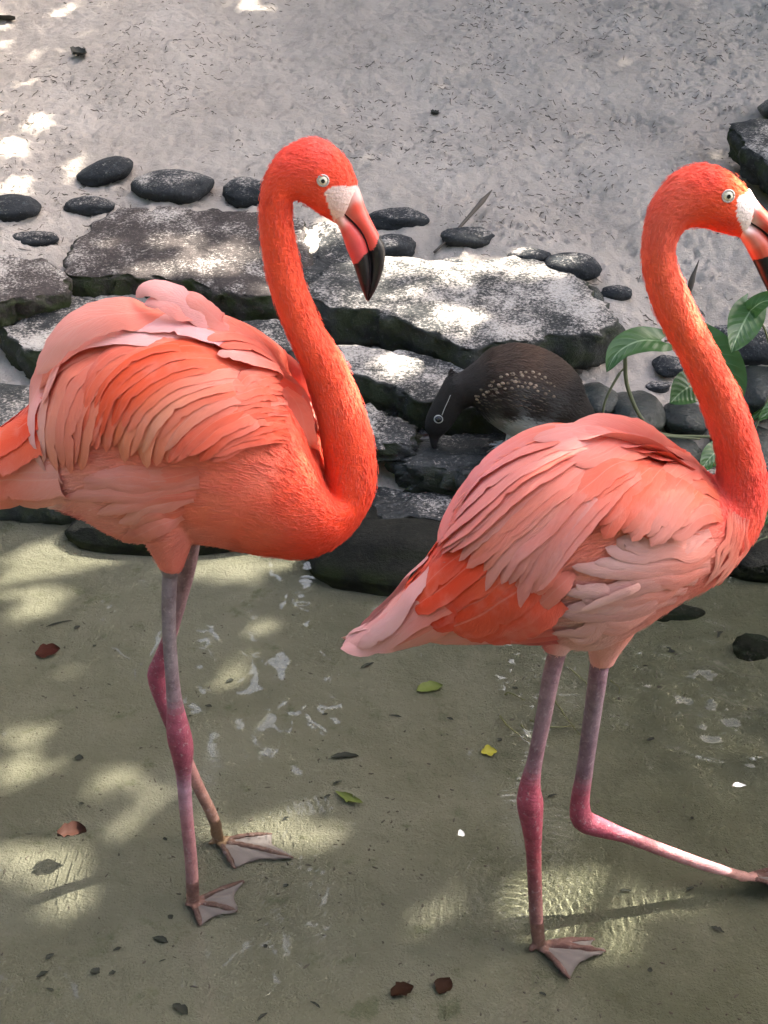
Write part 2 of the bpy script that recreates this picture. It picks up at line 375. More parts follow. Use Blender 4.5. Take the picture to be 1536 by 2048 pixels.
add_stone('dark rock breaking the rippled water', 1500, 1310, 40, 30, M_ROCK_SUNK, seed=33, sink=.4, lump=.3)
add_slab('tilted grey slab at the edge of the open sand', [(1457, 248), (1500, 240), (1600, 225), (1720, 240), (1740, 330), (1640, 360), (1545, 330), (1490, 290)], float(Tm(1500, 290)[2])+.06, 290, .3, .10, M_SLAB, seed=34)
add_stone('smooth dark pebble resting on the slanted grey rock', 1556, 238, 40, 22, M_COBBLE_WET, seed=35, sink=-.8)
# in the pool
add_stone('big dark rounded boulder standing in the pool behind the right tail', 800, 1120, 190, 95, M_ROCK_SUNK, seed=40, sink=.30, lump=.14, slim=.55, flat=.12)
add_stone('long low dark rock in the pool behind the left legs', 350, 1068, 215, 46, M_ROCK_SUNK, seed=41, sink=.3, lump=.10, slim=.30, flat=.085)
add_stone('dark rock at the waterline under the low ledge', 650, 1045, 120, 45, M_ROCK_SUNK, seed=42, sink=.2, lump=.15)
# ------------------------------------------------------------------ the shade tree whose broken crown dapples the place
def mat_leaf_canopy():
    b = NB('canopy_leaf', .5, .3)
    return b.done(b.mix(b.noise(3, 2), (.035, .075, .018), (.07, .12, .03)))
e1 = np.cross(SUN, (0, 1, 0)); e1 /= np.linalg.norm(e1); e2 = np.cross(SUN, e1)
def s2(p): p = np.atleast_2d(p); return np.stack((p@e1, p@e2), 1)
GAPS = []
def gap(pts, r=.0):
    for p in pts: GAPS.append((*s2(p)[0], r))
def gpx(x, y, rx, ry, z=None, r=.0, Y=None, slant=0):   # an opening that lets the sun reach a patch of ground
    for a in np.linspace(-1, 1, max(2, int(rx/14)+1)):
        for c in np.linspace(-1, 1, max(2, int(ry/10)+1)):
            if a*a+c*c > 1.25: continue
            X, Yp = x+a*rx, y+c*ry+slant*a*rx
            if z is None and y > 1050 and Y is None:   # the sun reaches the pool floor bent by the water
                p = GW(X, Yp, -.078); d = -SUN; e = 1/1.33; cc = SUN[2]
                rr = e*d+(e*cc-math.sqrt(1-e*e*(1-cc*cc)))*np.array((0, 0, 1.0)); p = p-rr*(p[2]/rr[2])
            else: p = P(X, Yp, Y) if Y else Tm(X, Yp)
            gap([p], r)
for a in [(110, 1130, 130, 20), (450, 1145, 110, 20), (60, 1200, 70, 26), (20, 1180, 40, 20), (520, 1265, 70, 12), (460, 1350, 40, 14),
          (60, 1480, 70, 12), (40, 1540, 40, 20), (220, 1565, 45, 8), (60, 1715, 70, 20), (130, 1806, 50, 14), (150, 1755, 40, 8),
          (560, 1670, 110, 26), (1150, 1790, 95, 40), (1180, 1870, 70, 22), (430, 1645, 35, 10), (265, 1645, 28, 8), (300, 1600, 40, 8), (870, 1835, 30, 10), (590,1125,40,12),
          (520, 6, 90, 10), (130, 12, 70, 9), (75, 243, 55, 10), (30, 290, 50, 12), (690, 37, 22, 8), (1150, 30, 60, 8), (145, 345, 30, 10), (30, 372, 40, 8),
          (470, 355, 26, 10), (445, 540, 80, 22), (340, 505, 60, 10), (200, 500, 40, 8), (650, 465, 45, 14), (780, 600, 120, 20), (900, 565, 130, 22), (1000, 545, 60, 14), (1060, 590, 60, 12), (720, 560, 60, 16), (860, 640, 50, 10),
          (700, 710, 120, 18), (800, 740, 90, 22), (860, 770, 30, 14), (740, 830, 60, 12), (800, 860, 26, 12), (350, 600, 120, 12), (500, 655, 60, 14), (240, 600, 50, 8), (600, 500, 40, 20)]:
    gpx(*a)
M_CLEAF = mat_leaf_canopy()
def build_tree(root_xy, crown_c, crown_r, nleaf, bird_gaps):
    base = Vector((*root_xy, float(H(*root_xy))-.1)); t = empty('shade_tree', base)
    gaps = np.array(GAPS+bird_gaps)
    bark = NB('bark', .9, .2); bm_ = bark.done(bark.mix(bark.noise(12, 5, .6), (.09, .07, .05), (.2, .165, .13)), bark.bump(bark.noise(30, 5, .6), .02))
    parts = []
    fork = np.array((root_xy[0]-.15, root_xy[1]-.1, 2.6))
    path = hermite([base, (base.x+.05, base.y+.02, 1.4), fork], 14); parts.append(tube(path, np.linspace(.17, .11, 14), 12))
    r0 = np.random.default_rng(3); limbs = []
    for k in range(9):
        e = np.array(crown_c)+np.array(crown_r)*r0.uniform(-.75, .75, 3)*np.array((1, 1, .6))
        m = (fork+e)/2+np.array((0, 0, .35)); limbs.append(hermite([fork, m, e], 14)); parts.append(tube(limbs[-1], np.linspace(.06, .012, 14), 7))
    v, f = merge(parts); adopt(t, link('trunk', mesh('trunk', v, f), bm_))
    # leaves
    c = np.array(crown_c)+np.array(crown_r)*r0.uniform(-1, 1, (nleaf, 3))
    u = s2(c); L = r0.uniform(.045, .075, nleaf)
    keep = np.ones(nleaf, bool)
    for gx_, gy_, gr in gaps: keep &= np.hypot(u[:, 0]-gx_, u[:, 1]-gy_) > (L*.62+gr)  # openings cut into the crown where sun patches are to fall
    c = c[keep]; L = L[keep]; n = len(c)
    d = r0.normal(size=(n, 3)); d[:, 2] = d[:, 2]*.4-.25; d /= np.linalg.norm(d, axis=1)[:, None]
    s = np.cross(d, r0.normal(size=(n, 3))*.5+np.array((.5, .2, .9))); s /= np.linalg.norm(s, axis=1)[:, None]
    W = (L*.42)[:, None]; L = L[:, None]; nn = np.cross(s, d)
    V = np.stack((c-d*L, c-d*L*.2+s*W, c+d*L*.45+s*W*.7, c+d*L, c+d*L*.45-s*W*.7, c-d*L*.2-s*W, c+nn*L*.0), 1)[:, :6].reshape(-1, 3)
    i = np.arange(n)[:, None]*6
    F = np.concatenate((i+np.array((0, 1, 2, 5)), i+np.array((5, 2, 4, 4))[None], ), 0)
    F = np.concatenate((i+0, i+1, i+2, i+3, i+4, i+5), 1)
    adopt(t, link('crown', mesh('crown', V, F, False), M_CLEAF))
    tag(t, 'tall leafy shade tree on the bank whose broken crown dapples the sand', 'tree')

def add_unseen_tree(x, y, h, seed):  # out of view; added to darken water reflections and block low skylight
    r0 = np.random.default_rng(seed); base = Vector((x, y, float(H(x, y))-.1)); t = empty('unseen_tree', base)
    bark = bpy.data.materials['bark']
    v, f = tube(hermite([base, (x+.1, y, base.z+1.2), (x-.1, y+.1, base.z+h*.75)], 12), np.linspace(.2, .05, 12), 10)
    adopt(t, link('trunk', mesh('trunk', v, f), bark))
    n = 5200; c = r0.normal(size=(n, 3)); c /= np.linalg.norm(c, axis=1)[:, None]; c *= (r0.uniform(.35, 1, n)**.5)[:, None]
    c *= 1+.22*np.array([mnoise.noise(Vector(q*2.2)+Vector((seed, 0, 0))) for q in c])[:, None]
    c = c*np.array((2.5, 1.7, h*.52))+np.array((x, y, base.z+h*.56))
    d = r0.normal(size=(n, 3)); d[:, 2] -= .4; d /= np.linalg.norm(d, axis=1)[:, None]
    s = np.cross(d, r0.normal(size=(n, 3))); s /= np.linalg.norm(s, axis=1)[:, None]
    L = r0.uniform(.13, .22, n)[:, None]; W = L*.45
    V = np.stack((c-d*L, c-d*L*.2+s*W, c+d*L*.45+s*W*.7, c+d*L, c+d*L*.45-s*W*.7, c-d*L*.2-s*W), 1).reshape(-1, 3)
    i = np.arange(n)[:, None]*6; F = np.concatenate([i+k for k in range(6)], 1)
    adopt(t, link('crown', mesh('crown', V, F, False), M_CLEAF))
    tag(t, 'unseen dense broadleaf tree added to darken reflections and block low skylight', 'tree', 'unseen trees added around the scene to shape its light')
# ------------------------------------------------------------------ flamingos
def mat_plume(name, rough=.65, trans=.18, barb=True):
    b = NB(name, rough, .18); c = b.attr('Col')
    uv = b.n('ShaderNodeUVMap').outputs[0]
    if barb:
        q = b.sep(uv); a = b.math('ABSOLUTE', b.math('SUBTRACT', q[0], .5))
        ph = b.math('ADD', b.math('MULTIPLY', q[1], 60.0), b.math('MULTIPLY', a, -46.0))
        wv = b.math('SINE', b.math('MULTIPLY', ph, 2.2))
        stv = b.n('ShaderNodeCombineXYZ'); b.l(a, stv.inputs[0]); b.l(b.math('SUBTRACT', q[1], b.math('MULTIPLY', a, .75)), stv.inputs[1])
        st = b.noise(1.0, 4, .6, vec=b.scalev(stv.outputs[0], (6, 75, 1)))
        big = b.noise(22, 3, .6)
        c = b.mix(b.rng(st, .35, .68, .0, .5), c, b.mix(1.0, c, (.99, .76, .68), 'MULTIPLY'))
        c = b.mix(b.rng(big, .5, .75, 0, .22), c, (.86, .44, .38))
        c = b.mix(b.rng(a, .030, .008, 0, .16), c, (.88, .55, .47))
        h = b.math('ADD', b.math('MULTIPLY', wv, .03), st)
        nr = b.bump(h, .0022, .7)
    else:
        p = b.pos(); st = b.noise(160, 3, .6); big = b.noise(30, 3, .6)
        c = b.mix(b.rng(big, .35, .7, 0, .30), c, b.mix(1.0, c, (1.0, .70, .62), 'MULTIPLY'))
        nr = b.bump(st, .003, .4)
    b.done(c, nr)
    tl = b.n('ShaderNodeBsdfTranslucent'); b.l(c, tl.inputs[0])
    mx = b.n('ShaderNodeMixShader'); mx.inputs[0].default_value = trans
    b.l(b.b.outputs[0], mx.inputs[1]); b.l(tl.outputs[0], mx.inputs[2]); b.l(mx.outputs[0], b.out.inputs[0])
    return b.m
M_FEATHER = mat_plume('flamingo_feather', .6, .13)
M_PLUME = mat_plume('flamingo_plumage', .75, .12, False)
def mat_skin():
    b = NB('flamingo_body', .6, .25); c = b.attr('Col'); n = b.noise(220, 3, .6); n2 = b.noise(45, 4, .6)
    sc_ = b.noise(1.0, 3, .6, vec=b.scalev(b.pos(), (110, 110, 330))); lg = b.n('ShaderNodeAttribute', attribute_name='leg').outputs['Fac']
    c = b.mix(b.math('MULTIPLY', lg, b.rng(n2, .36, .66, 0, .75)), c, b.mix(1.0, c, (.60, .54, .55), 'MULTIPLY')); c = b.mix(b.math('MULTIPLY', lg, b.rng(b.noise(130, 3, .7), .55, .7, 0, .4)), c, (.42, .33, .33)); c = b.mix(b.math('MULTIPLY', lg, b.rng(sc_, .58, .70, 0, .45)), c, b.mix(1.0, c, (.5, .42, .44), 'MULTIPLY'))
    return b.done(c, b.bump(b.math('ADD', n, sc_), .0022, .6))
M_BODY = mat_skin()
def mat_bill():
    b = NB('bill_horn', .32, .4); c = b.attr('Col')
    return b.done(b.mix(b.rng(b.noise(120, 3), .45, .7, 0, .3), c, b.mix(1.0, c, (.85, .7, .7), 'MULTIPLY')), b.bump(b.noise(300, 2), .001, .3))
M_BILL = mat_bill()
def flatmat(name, c, rough=.3, spec=.5):
    b = NB(name, rough, spec); return b.done(tuple(c))
M_IRIS = flatmat('pale_iris', (.72, .66, .52), .15); M_PUPIL = flatmat('pupil', (.004, .004, .004), .06); M_LID = flatmat('eye_ring', (.52, .46, .44), .5, .3)
M_WEB = flatmat('foot_web', (.20, .165, .165), .6, .3)

def idw(px, table, pw=3.0):           # colours spread between traced colour points
    t = np.array([(x, y) for x, y, _ in table], float); c = np.array([lin(*k) for _, _, k in table])
    out = np.zeros((len(px), 3))
    for s in range(0, len(px), 20000):
        d = ((px[s:s+20000, None]-t[None])**2).sum(2)+60.0
        w_ = d**(-pw/2); out[s:s+20000] = (w_@c)/w_.sum(1)[:, None]
    return out
def inpoly(px, poly):
    poly = np.asarray(poly, float); x, y = px[:, 0], px[:, 1]; r = np.zeros(len(px), bool)
    for a, c in zip(poly, np.roll(poly, -1, 0)):
        k = ((a[1] > y) != (c[1] > y)); r ^= k & (x < (c[0]-a[0])*(y-a[1])/(c[1]-a[1]+1e-9)+a[0])
    return r
def loft(secs, Yb, n, seg=56):
    S = []
    for q in secs:
        Y = q[5] if len(q) > 5 else Yb; A = P(q[0], q[1], Y); B = P(q[2], q[3], Y); S.append((*((A+B)/2), *((A-B)/2), q[4]))
    S = hermite(S, n); C = S[:, :3]; Vv = S[:, 3:6]; W = np.maximum(S[:, 6], .001)
    th = np.linspace(0, 2*math.pi, seg, endpoint=False)
    v = C[:, None]+Vv[:, None]*np.cos(th)[None, :, None]+np.array((0, 1., 0))*(W[:, None]*np.sin(th)[None])[..., None]
    f = gridfaces(n, seg, True).tolist(); f.append(list(range(seg))); f.append(list(range(n*seg-1, n*seg-seg-1, -1)))
    return v.reshape(-1, 3), f, C
def remesh(v, f, vox, it=6):
    o = bpy.data.objects.new('tmp', mesh('tmp', v, f)); COL.objects.link(o)
    m = o.modifiers.new('r', 'REMESH'); m.mode = 'VOXEL'; m.voxel_size = vox; m.use_smooth_shade = True
    m2 = o.modifiers.new('s', 'SMOOTH'); m2.factor = .5; m2.iterations = it
    dg = bpy.context.evaluated_depsgraph_get(); me = bpy.data.meshes.new_from_object(o.evaluated_get(dg))
    bpy.data.objects.remove(o); me.materials.clear()
    me.polygons.foreach_set('use_smooth', [True]*len(me.polygons)); return me
def vco(me):
    a = np.zeros(len(me.vertices)*3); me.vertices.foreach_get('co', a); return a.reshape(-1, 3)
def vno(me):
    a = np.zeros(len(me.vertices)*3); me.vertices.foreach_get('normal', a); return a.reshape(-1, 3)
def legpath(pts, n=60):               # (px, py, Y, radius)
    h = hermite([(*P(x, y, Y), r) for x, y, Y, r in pts], n); return h[:, :3], h[:, 3]

def cards(co, no, flow, L, W, lift, col, r0, seg=3, name='plumage', curl=.0):
    """many small overlapping contour feathers, one slim curved blade for each point"""
    n = len(co); fl = flow-no*(flow*no).sum(1)[:, None]; fl /= np.linalg.norm(fl, axis=1)[:, None]+1e-9
    sd = np.cross(no, fl); a = r0.normal(0, .16, n)[:, None]; fl = fl+sd*a; fl /= np.linalg.norm(fl, axis=1)[:, None]; sd = np.cross(no, fl)
    L = L[:, None]; W = W[:, None]; lift = lift[:, None]; rows = []; bend = r0.normal(0, .10, n)[:, None]
    prof = [(0, .35), (.35, 1.0), (.75, .85), (1.0, .12)]
    for t, wd in prof:
        c = co+fl*L*t+sd*bend*L*t*t+no*(lift*(t**1.3)-.0006)
        rows.append(c-sd*W*wd*.5-no*W*.10); rows.append(c+no*W*.06); rows.append(c+sd*W*wd*.5-no*W*.10)
    V = np.stack(rows, 1).reshape(-1, 3); i = np.arange(n)[:, None]*12
    q = []
    for k in range(3):
        for m in range(2): q.append(i+np.array((k*3+m, k*3+m+1, k*3+m+4, k*3+m+3)))
    F = np.concatenate(q, 0); me = mesh(name, V, F)
    jit = r0.normal(1, .045, (n, 1))*np.ones((1, 3)); cc = np.clip(col*jit, 0, .92)
    tipc = np.clip(cc*np.array((1.03, 1.10, 1.10)), 0, .92)
    C = np.repeat(cc[:, None], 12, 1); C[:, 6:] = tipc[:, None]
    setcol(me, C.reshape(-1, 3)); return me

class Bird:
    def __init__(s, S):
        s.S = S; Yb = s.Yb = S['Y']; r0 = s.r = np.random.default_rng(S['seed'])
        v, f, s.C = loft(S['secs'], Yb, 340); parts = [(v, f)]
        s.axes = []
        for lg in S['legs']:
            p, r = legpath(lg); parts.append(tube(p, r, 14)); s.axes.append((p, r))
        for th in S['thighs']:
            p, r = legpath(th, 24); parts.append(tube(p, r, 24))
        for ft in S['feet']:
            for toe in ft['toes']:
                parts.append(tube(*s.toe(ft['ankle'], toe), 8))
        v, f = merge(parts); me = remesh(v, f, .0023)
        s.me = me; s.bvh = None; co = vco(me); no = vno(me); s.co, s.no = co, no
        flat = co.copy(); flat[:, 1] = Yb; px = s.px = proj(flat)
        col = idw(px, S['cols']); isleg = np.zeros(len(co), bool)
        lc = np.zeros((len(co), 3)); best = np.full(len(co), 1e9)
        for (p, r), lcol, cut in zip(s.axes, S['legcols'], S['legcut']):
            kd = KDTree(len(p))
            for i, q in enumerate(p): kd.insert(q, i)
            kd.balance(); kk = np.array([kd.find(q)[1:] for q in co]); ii = kk[:, 0].astype(int); dd = kk[:, 1]
            ppx = proj(p); ok = (dd < r[ii]*1.5+.004) & (ppx[ii, 1] > cut)
            tt = np.array([q for q, _ in lcol]); cc = np.array([lin(*c) for _, c in lcol])
            c3 = np.stack([np.interp(ppx[ii, 1]+r0.normal(0, 3, len(ii)), tt, cc[:, k]) for k in range(3)], 1)
            up = ok & (dd < best); lc[up] = c3[up]; best[up] = dd[up]; isleg |= ok
        low = co[:, 2] < S['legz']; isleg |= low
        und = low & (best > 1e8); lc[und] = lin(*S['toecol'])
        col[isleg] = lc[isleg]
        pale = inpoly(px, S['face']); col[pale & ~isleg] = lin(*S['facecol'])
        setcol(me, np.clip(col, 0, .9)); la = me.attributes.new('leg', 'FLOAT', 'POINT'); la.data.foreach_set('value', isleg.astype(np.float32))
        base = (float(s.C[len(s.C)//3][0]), Yb, S['floor'])
        s.root = empty('flamingo', base); tag(s.root, S['label'], 'flamingo', 'flamingos wading in the pool')
        adopt(s.root, link('body', me, M_BODY))
        s.bvh = BVHTree.FromPolygons(v.tolist(), f) if False else BVHTree.FromObject(s.root.children[0], bpy.context.evaluated_depsgraph_get()) if False else None
        polys = np.zeros(len(me.polygons)*4, int)
        me.calc_loop_triangles(); tri = np.zeros(len(me.loop_triangles)*3, np.int32); me.loop_triangles.foreach_get('vertices', tri)
        s.bvh = BVHTree.FromPolygons(co.tolist(), tri.reshape(-1, 3).tolist())
        # contour feathers
        T = np.gradient(s.C, axis=0); T /= np.linalg.norm(T, axis=1)[:, None]
        kd = KDTree(len(s.C))
        for i, q in enumerate(s.C): kd.insert(q, i)
        kd.balance(); s.kd = kd; s.T = T
        cand = np.where(~isleg & ~pale & ~inpoly(px, S['billzone']))[0]
        ring = np.array([kd.find(co[i])[1] for i in cand]); u = ring/len(s.C); nk, hd = S['neck_u'], S['head_u']
        isneck = u > nk; ishead = u > hd
        # denser on the neck and head where the feathers are finest
        wgt = np.where(ishead, 2.2, np.where(isneck, 1.5, .8)); pick = r0.choice(len(cand), size=S['ncards'], p=wgt/wgt.sum())
        idx = cand[pick]; uu = u[pick]
        Ln = np.interp(uu, [0, nk-.08, nk+.03, hd, 1], [.042, .030, .011, .008, .005])*r0.uniform(.7, 1.25, len(idx))
        Wn = np.interp(uu, [0, nk-.08, nk+.03, hd, 1], [.0034, .0028, .0019, .0015, .0012])*r0.uniform(.7, 1.3, len(idx))
        lf = np.interp(uu, [0, nk-.08, nk+.03, 1], [.0016, .0012, .0008, .0004])*r0.uniform(.3, 1.5, len(idx))
        th_ = sst(S['thigh_y']-130, S['thigh_y']-20, px[idx][:, 1])*(uu < nk); Ln *= 1-.72*th_; lf *= 1-.6*th_; Wn *= 1-.45*th_
        fl = -T[ring[pick]]
        lowb = sst(.5, -.6, no[idx][:, 2])*(uu < nk); Ln *= 1-.5*lowb; lf *= 1-.5*lowb; Wn *= 1-.35*lowb; fl = fl+np.array((0, 0, -.35))*lowb[:, None]; fl = fl*(1-th_[:, None])+np.array((-.1, 0, -1.0))*th_[:, None]
        o = adopt(s.root, link('plumage', cards(co[idx]+r0.normal(0, .0012, (len(idx), 3)), no[idx], fl, Ln, Wn, lf, col[idx]*.94+.03, r0), M_PLUME)); tag(o, kind='stuff')
        s.head(); s.feet()
    def toe(s, ank, toe):
        a = np.array(ank); e = np.array(toe); m = (a+e)/2+np.array((0, 0, .008)); p = hermite([a, m, e], 14)
        return p, np.interp(np.linspace(0, 1, 14), [0, .4, .75, 1], [.0075, .0055, .0058, .003])
    def feet(s):
        for ft in s.S['feet']:
            a = np.array(ft['ankle']); toes = [np.array(t) for t in ft['toes'][:3]]
            V = []; n = 9; m = 9
            fan = hermite([toes[0], (toes[0]*.5+toes[1]*.5)*.86+a*.14, toes[1], (toes[1]*.5+toes[2]*.5)*.86+a*.14, toes[2]], 33)
            for i, e in enumerate(fan):
                for k in range(m):
                    t = .12+.86*k/(m-1); q = a+(e-a)*t; q[2] += .010*t*(1-t)*2+.0016*math.sin(i*.9)*t; V.append(q)
            me = mesh('web', V, gridfaces(33, m)); sm = None
            o = adopt(s.root, link('webbed_foot', me, M_WEB))
            md = o.modifiers.new('thick', 'SOLIDIFY'); md.thickness = .003; md.offset = 0
    def at(s, x, y, out=0.0):          # point and normal of the bird's near side at a photo pixel
        d = Vector(ray(x, y)).normalized(); h = s.bvh.ray_cast(Vector(CAM), d, 8)
        return (None, None) if h[0] is None else (np.array(h[0]), np.array(h[1]))
    def head(s):
        S = s.S; B = S['bill']; Yb = s.Yb
        def half(secs, cols, name, parent, n=110):
            v, f, C = loft(secs, Yb, n, 44); me = mesh(name, v, f); fl = v.copy(); fl[:, 1] = Yb; q = proj(fl)
            c = idw(q, cols, 4); 
            for poly, k in B['patches']: c[inpoly(q, poly)] = lin(*k)
            setcol(me, c); o = link(name, me, M_BILL); return o
        root_o = half(B['upper'], B['cols'], 'upper_bill', None); adopt(s.root, root_o)
        lo = half(B['lower'], B['cols'], 'lower_bill', None); adopt(s.root, lo)
        gp = hermite([(*P(x, y, Yb), r) for x, y, r in B['gape']], 30)
        # dark seam where the two halves of the bill meet, on both sides
        for sgn in (-1, 1):
            line = []
            for q in gp:
                h = None
                for o in (root_o, lo):
                    bv = s._bv(o); hh = bv.ray_cast(Vector((q[0], Yb+sgn*.2, q[2])), Vector((0, -sgn, 0)))
                    if hh[0] is not None and (h is None or sgn*(hh[0].y-Yb) > sgn*(h-Yb)): h = hh[0].y
                line.append((q[0], (h if h is not None else Yb), q[2]))
            v, f = tube(np.array(line), gp[:, 3], 6); adopt(s.root, link('bill_seam', mesh('seam', v, f), M_SEAM))
        ex, ey = S['eye']; er = S['eye_r']
        p, nrm = s.at(ex, ey)
        for sgn in (1, -1):
            c = p.copy(); nn = nrm*.35+np.array((0, -1, 0)); nn /= np.linalg.norm(nn)
            if sgn < 0: c[1] = 2*Yb-c[1]; nn[1] = -nn[1]
            q = Vector(nn).to_track_quat('Z', 'Y')
            def disc(name, r, h, off, mat, par, dome=True):
                bm = bmesh.new(); bmesh.ops.create_uvsphere(bm, u_segments=28, v_segments=14, radius=1)
                for vv in bm.verts: vv.co = q @ Vector((vv.co.x*r, vv.co.y*r, vv.co.z*h+off))
                me = bpy.data.meshes.new(name); bm.to_mesh(me); bm.free(); me.polygons.foreach_set('use_smooth', [True]*len(me.polygons))
                o = link(name, me, mat)
                if par is None: o.parent = s.root; o.location = Vector(c)-Vector(s.root.location)
                else: o.parent = par
                return o
            bm = bmesh.new()
            eye = disc('eye', er*.8, er*.52, 0, M_IRIS, None)
            disc('pupil', er*.34, er*.12, er*.46, M_PUPIL, eye)
            th = np.linspace(0, 2*math.pi, 30); ringp = np.array([q @ Vector((math.cos(t)*er*.88, math.sin(t)*er*.88, er*.14)) for t in th])
            v, f = tube(ringp, np.full(30, er*.17), 8); lid = link('eyelid', mesh('lid', v, f), M_LID); lid.parent = eye
    def _bv(s, o):
        me = o.data; return BVHTree.FromPolygons([tuple(v.co) for v in me.vertices], [tuple(p.vertices) for p in me.polygons])
    def feather(s, pts, wpx, layer, c0, c1, roll=.12, camber=.16, curl=0.0, n=28, m=7, blunt=.48, mirror=True, Yfall=None, w0=.45):
        """one long wing, back or tail feather: pts = its quill from base to tip in photo pixels on the bird's near side"""
        q = hermite(pts, n); pos = []; nor = []; lastY = None; hits = []
        for x, y in q:
            h, nn = s.at(x, y); hits.append((h, nn))
        Y = np.array([h[1] if h is not None else np.nan for h, _ in hits]); ok = ~np.isnan(Y); t = np.linspace(0, 1, n)
        if ok.sum() >= 2:
            # beyond the body's outline the feather keeps the depth it left the body with
            Y = np.interp(t, t[ok], Y[ok])
        else: Y[:] = Yfall if Yfall else s.Yb-.03
        if Yfall is not None: Y = Y*(1-t**1.5)+np.where(ok, Y, Yfall)*(t**1.5) if False else np.where(ok, Y, Yfall)
        k = np.array((.25, .5, .25))
        for _ in range(6): Y = np.concatenate((Y[:1], np.convolve(Y, k, 'valid'), Y[-1:]))
        N = np.array([nn if nn is not None else (0, -.85, .5) for _, nn in hits])
        for _ in range(6): N[1:-1] = .25*N[:-2]+.5*N[1:-1]+.25*N[2:]
        N /= np.linalg.norm(N, axis=1)[:, None]
        p = np.array([P(x, y, yy) for (x, y), yy in zip(q, Y)])
        off = layer*(.25+.75*sst(0, .35, t))+curl*t**3
        p = p+N*off[:, None]
        T = np.gradient(p, axis=0); T /= np.linalg.norm(T, axis=1)[:, None]; sd = np.cross(N, T); sd /= np.linalg.norm(sd, axis=1)[:, None]
        w_ = wpx*mpp(p[n//2])*.5
        prof = np.minimum(1, w0+(1-w0)*sst(0, .3, t))*np.sqrt(np.clip(1-np.clip((t-(1-blunt))/blunt, 0, 1)**2.2, 0.0, 1))
        prof = np.maximum(prof, .04)*(1+.05*s.r.normal(0, 1, n)*sst(.5, 1, t))
        u = np.linspace(-1, 1, m); V = []
        # uneven vanes: each side wavers and is split here and there
        vane = 1+s.r.normal(0, .035, (n, 2))
        for k2 in range(2):
            if s.r.random() < .45: i0 = s.r.integers(n//2, n-3); vane[i0, k2] *= .74
        for i in range(n):
            for uu in u:
                back = 0.0; uu = uu*(vane[i, 0] if uu < 0 else vane[i, 1])
                V.append(p[i]+sd[i]*(uu*w_*prof[i])+N[i]*(w_*(camber*(1-uu*uu)+roll*uu)*min(1, prof[i]*1.3))+T[i]*back)
        V = np.array(V); F = gridfaces(n, m)
        jit = s.r.normal(1, .05); c0 = lin(*c0)*jit; c1 = lin(*c1)*jit
        cc = c0[None]*(1-sst(.1, .9, t))[:, None]+c1[None]*sst(.1, .9, t)[:, None]
        cc = np.repeat(cc[:, None], m, 1); edge = (np.abs(u)**3)[None, :, None]
        cc = cc*(1-.12*edge)+np.array((.86, .42, .36))*.12*edge
        uvs = np.stack(np.meshgrid(t, (u+1)/2, indexing='ij')[::-1], -1).reshape(-1, 2)
        for sgn in ((1, -1) if mirror else (1,)):
            W = V.copy(); FF = F
            if sgn < 0: W[:, 1] = 2*s.Yb-W[:, 1]; FF = F[:, ::-1]
            me = mesh('feather', W, FF); setcol(me, np.clip(cc, 0, .88).reshape(-1, 3))
            ul = me.uv_layers.new(name='UVMap'); li = np.zeros(len(me.loops), np.int32); me.loops.foreach_get('vertex_index', li)
            ul.data.foreach_set('uv', uvs[li].astype(np.float32).ravel())
            adopt(s.root, link('feather', me, M_FEATHER))
    def row(s, guides, between, layer, dl, roll=.12, jitter=3.0, stagger=(.84, 1.0), **k):
        """feathers laid side by side between traced guides: (points, width, base colour, tip colour)"""
        tot = []
        for a, b_ in zip(guides[:-1], guides[1:]):
            for j in range(between+1):
                f = j/(between+1); tot.append((a, b_, f))
        tot.append((guides[-2], guides[-1], 1.0))
        for i, (a, b_, f) in enumerate(tot):
            A = hermite(a[0], 12); B = hermite(b_[0], 12); pts = A*(1-f)+B*f; cut = s.r.uniform(*stagger)
            pts = hermite(pts, 40)[:max(8, int(40*min(1, cut)))]; pts = hermite(pts, 6)
            pts = pts+s.r.normal(0, jitter, pts.shape)*np.linspace(.4, 1, 6)[:, None]
            wd = (a[1]*(1-f)+b_[1]*f)*s.r.uniform(1.1, 1.45)
            g = np.clip(f+s.r.normal(0, .25), 0, 1)
            rc = np.array([(240, 84, 48), (243, 112, 88), (244, 134, 112), (246, 176, 168), (236, 96, 66)][s.r.integers(5)]); k_ = .3*(wd > 20)
            c0 = (np.array(a[2])*(1-g)+np.array(b_[2])*g)*(1-k_)+rc*k_; c1 = np.array(a[3])*(1-g)+np.array(b_[3])*g
            s.feather(pts, wd, layer+dl*i, c0, c1, roll=roll*s.r.uniform(.9, 2.2), **k)
M_SEAM = flatmat('bill_seam', (.02, .012, .018), .5, .3)
ORG = (243, 92, 56); COR = (245, 118, 95); SAL = (244, 134, 112); PNK = (245, 160, 150); PAL = (246, 184, 182); RED = (232, 66, 40); BUF=(238,160,130)
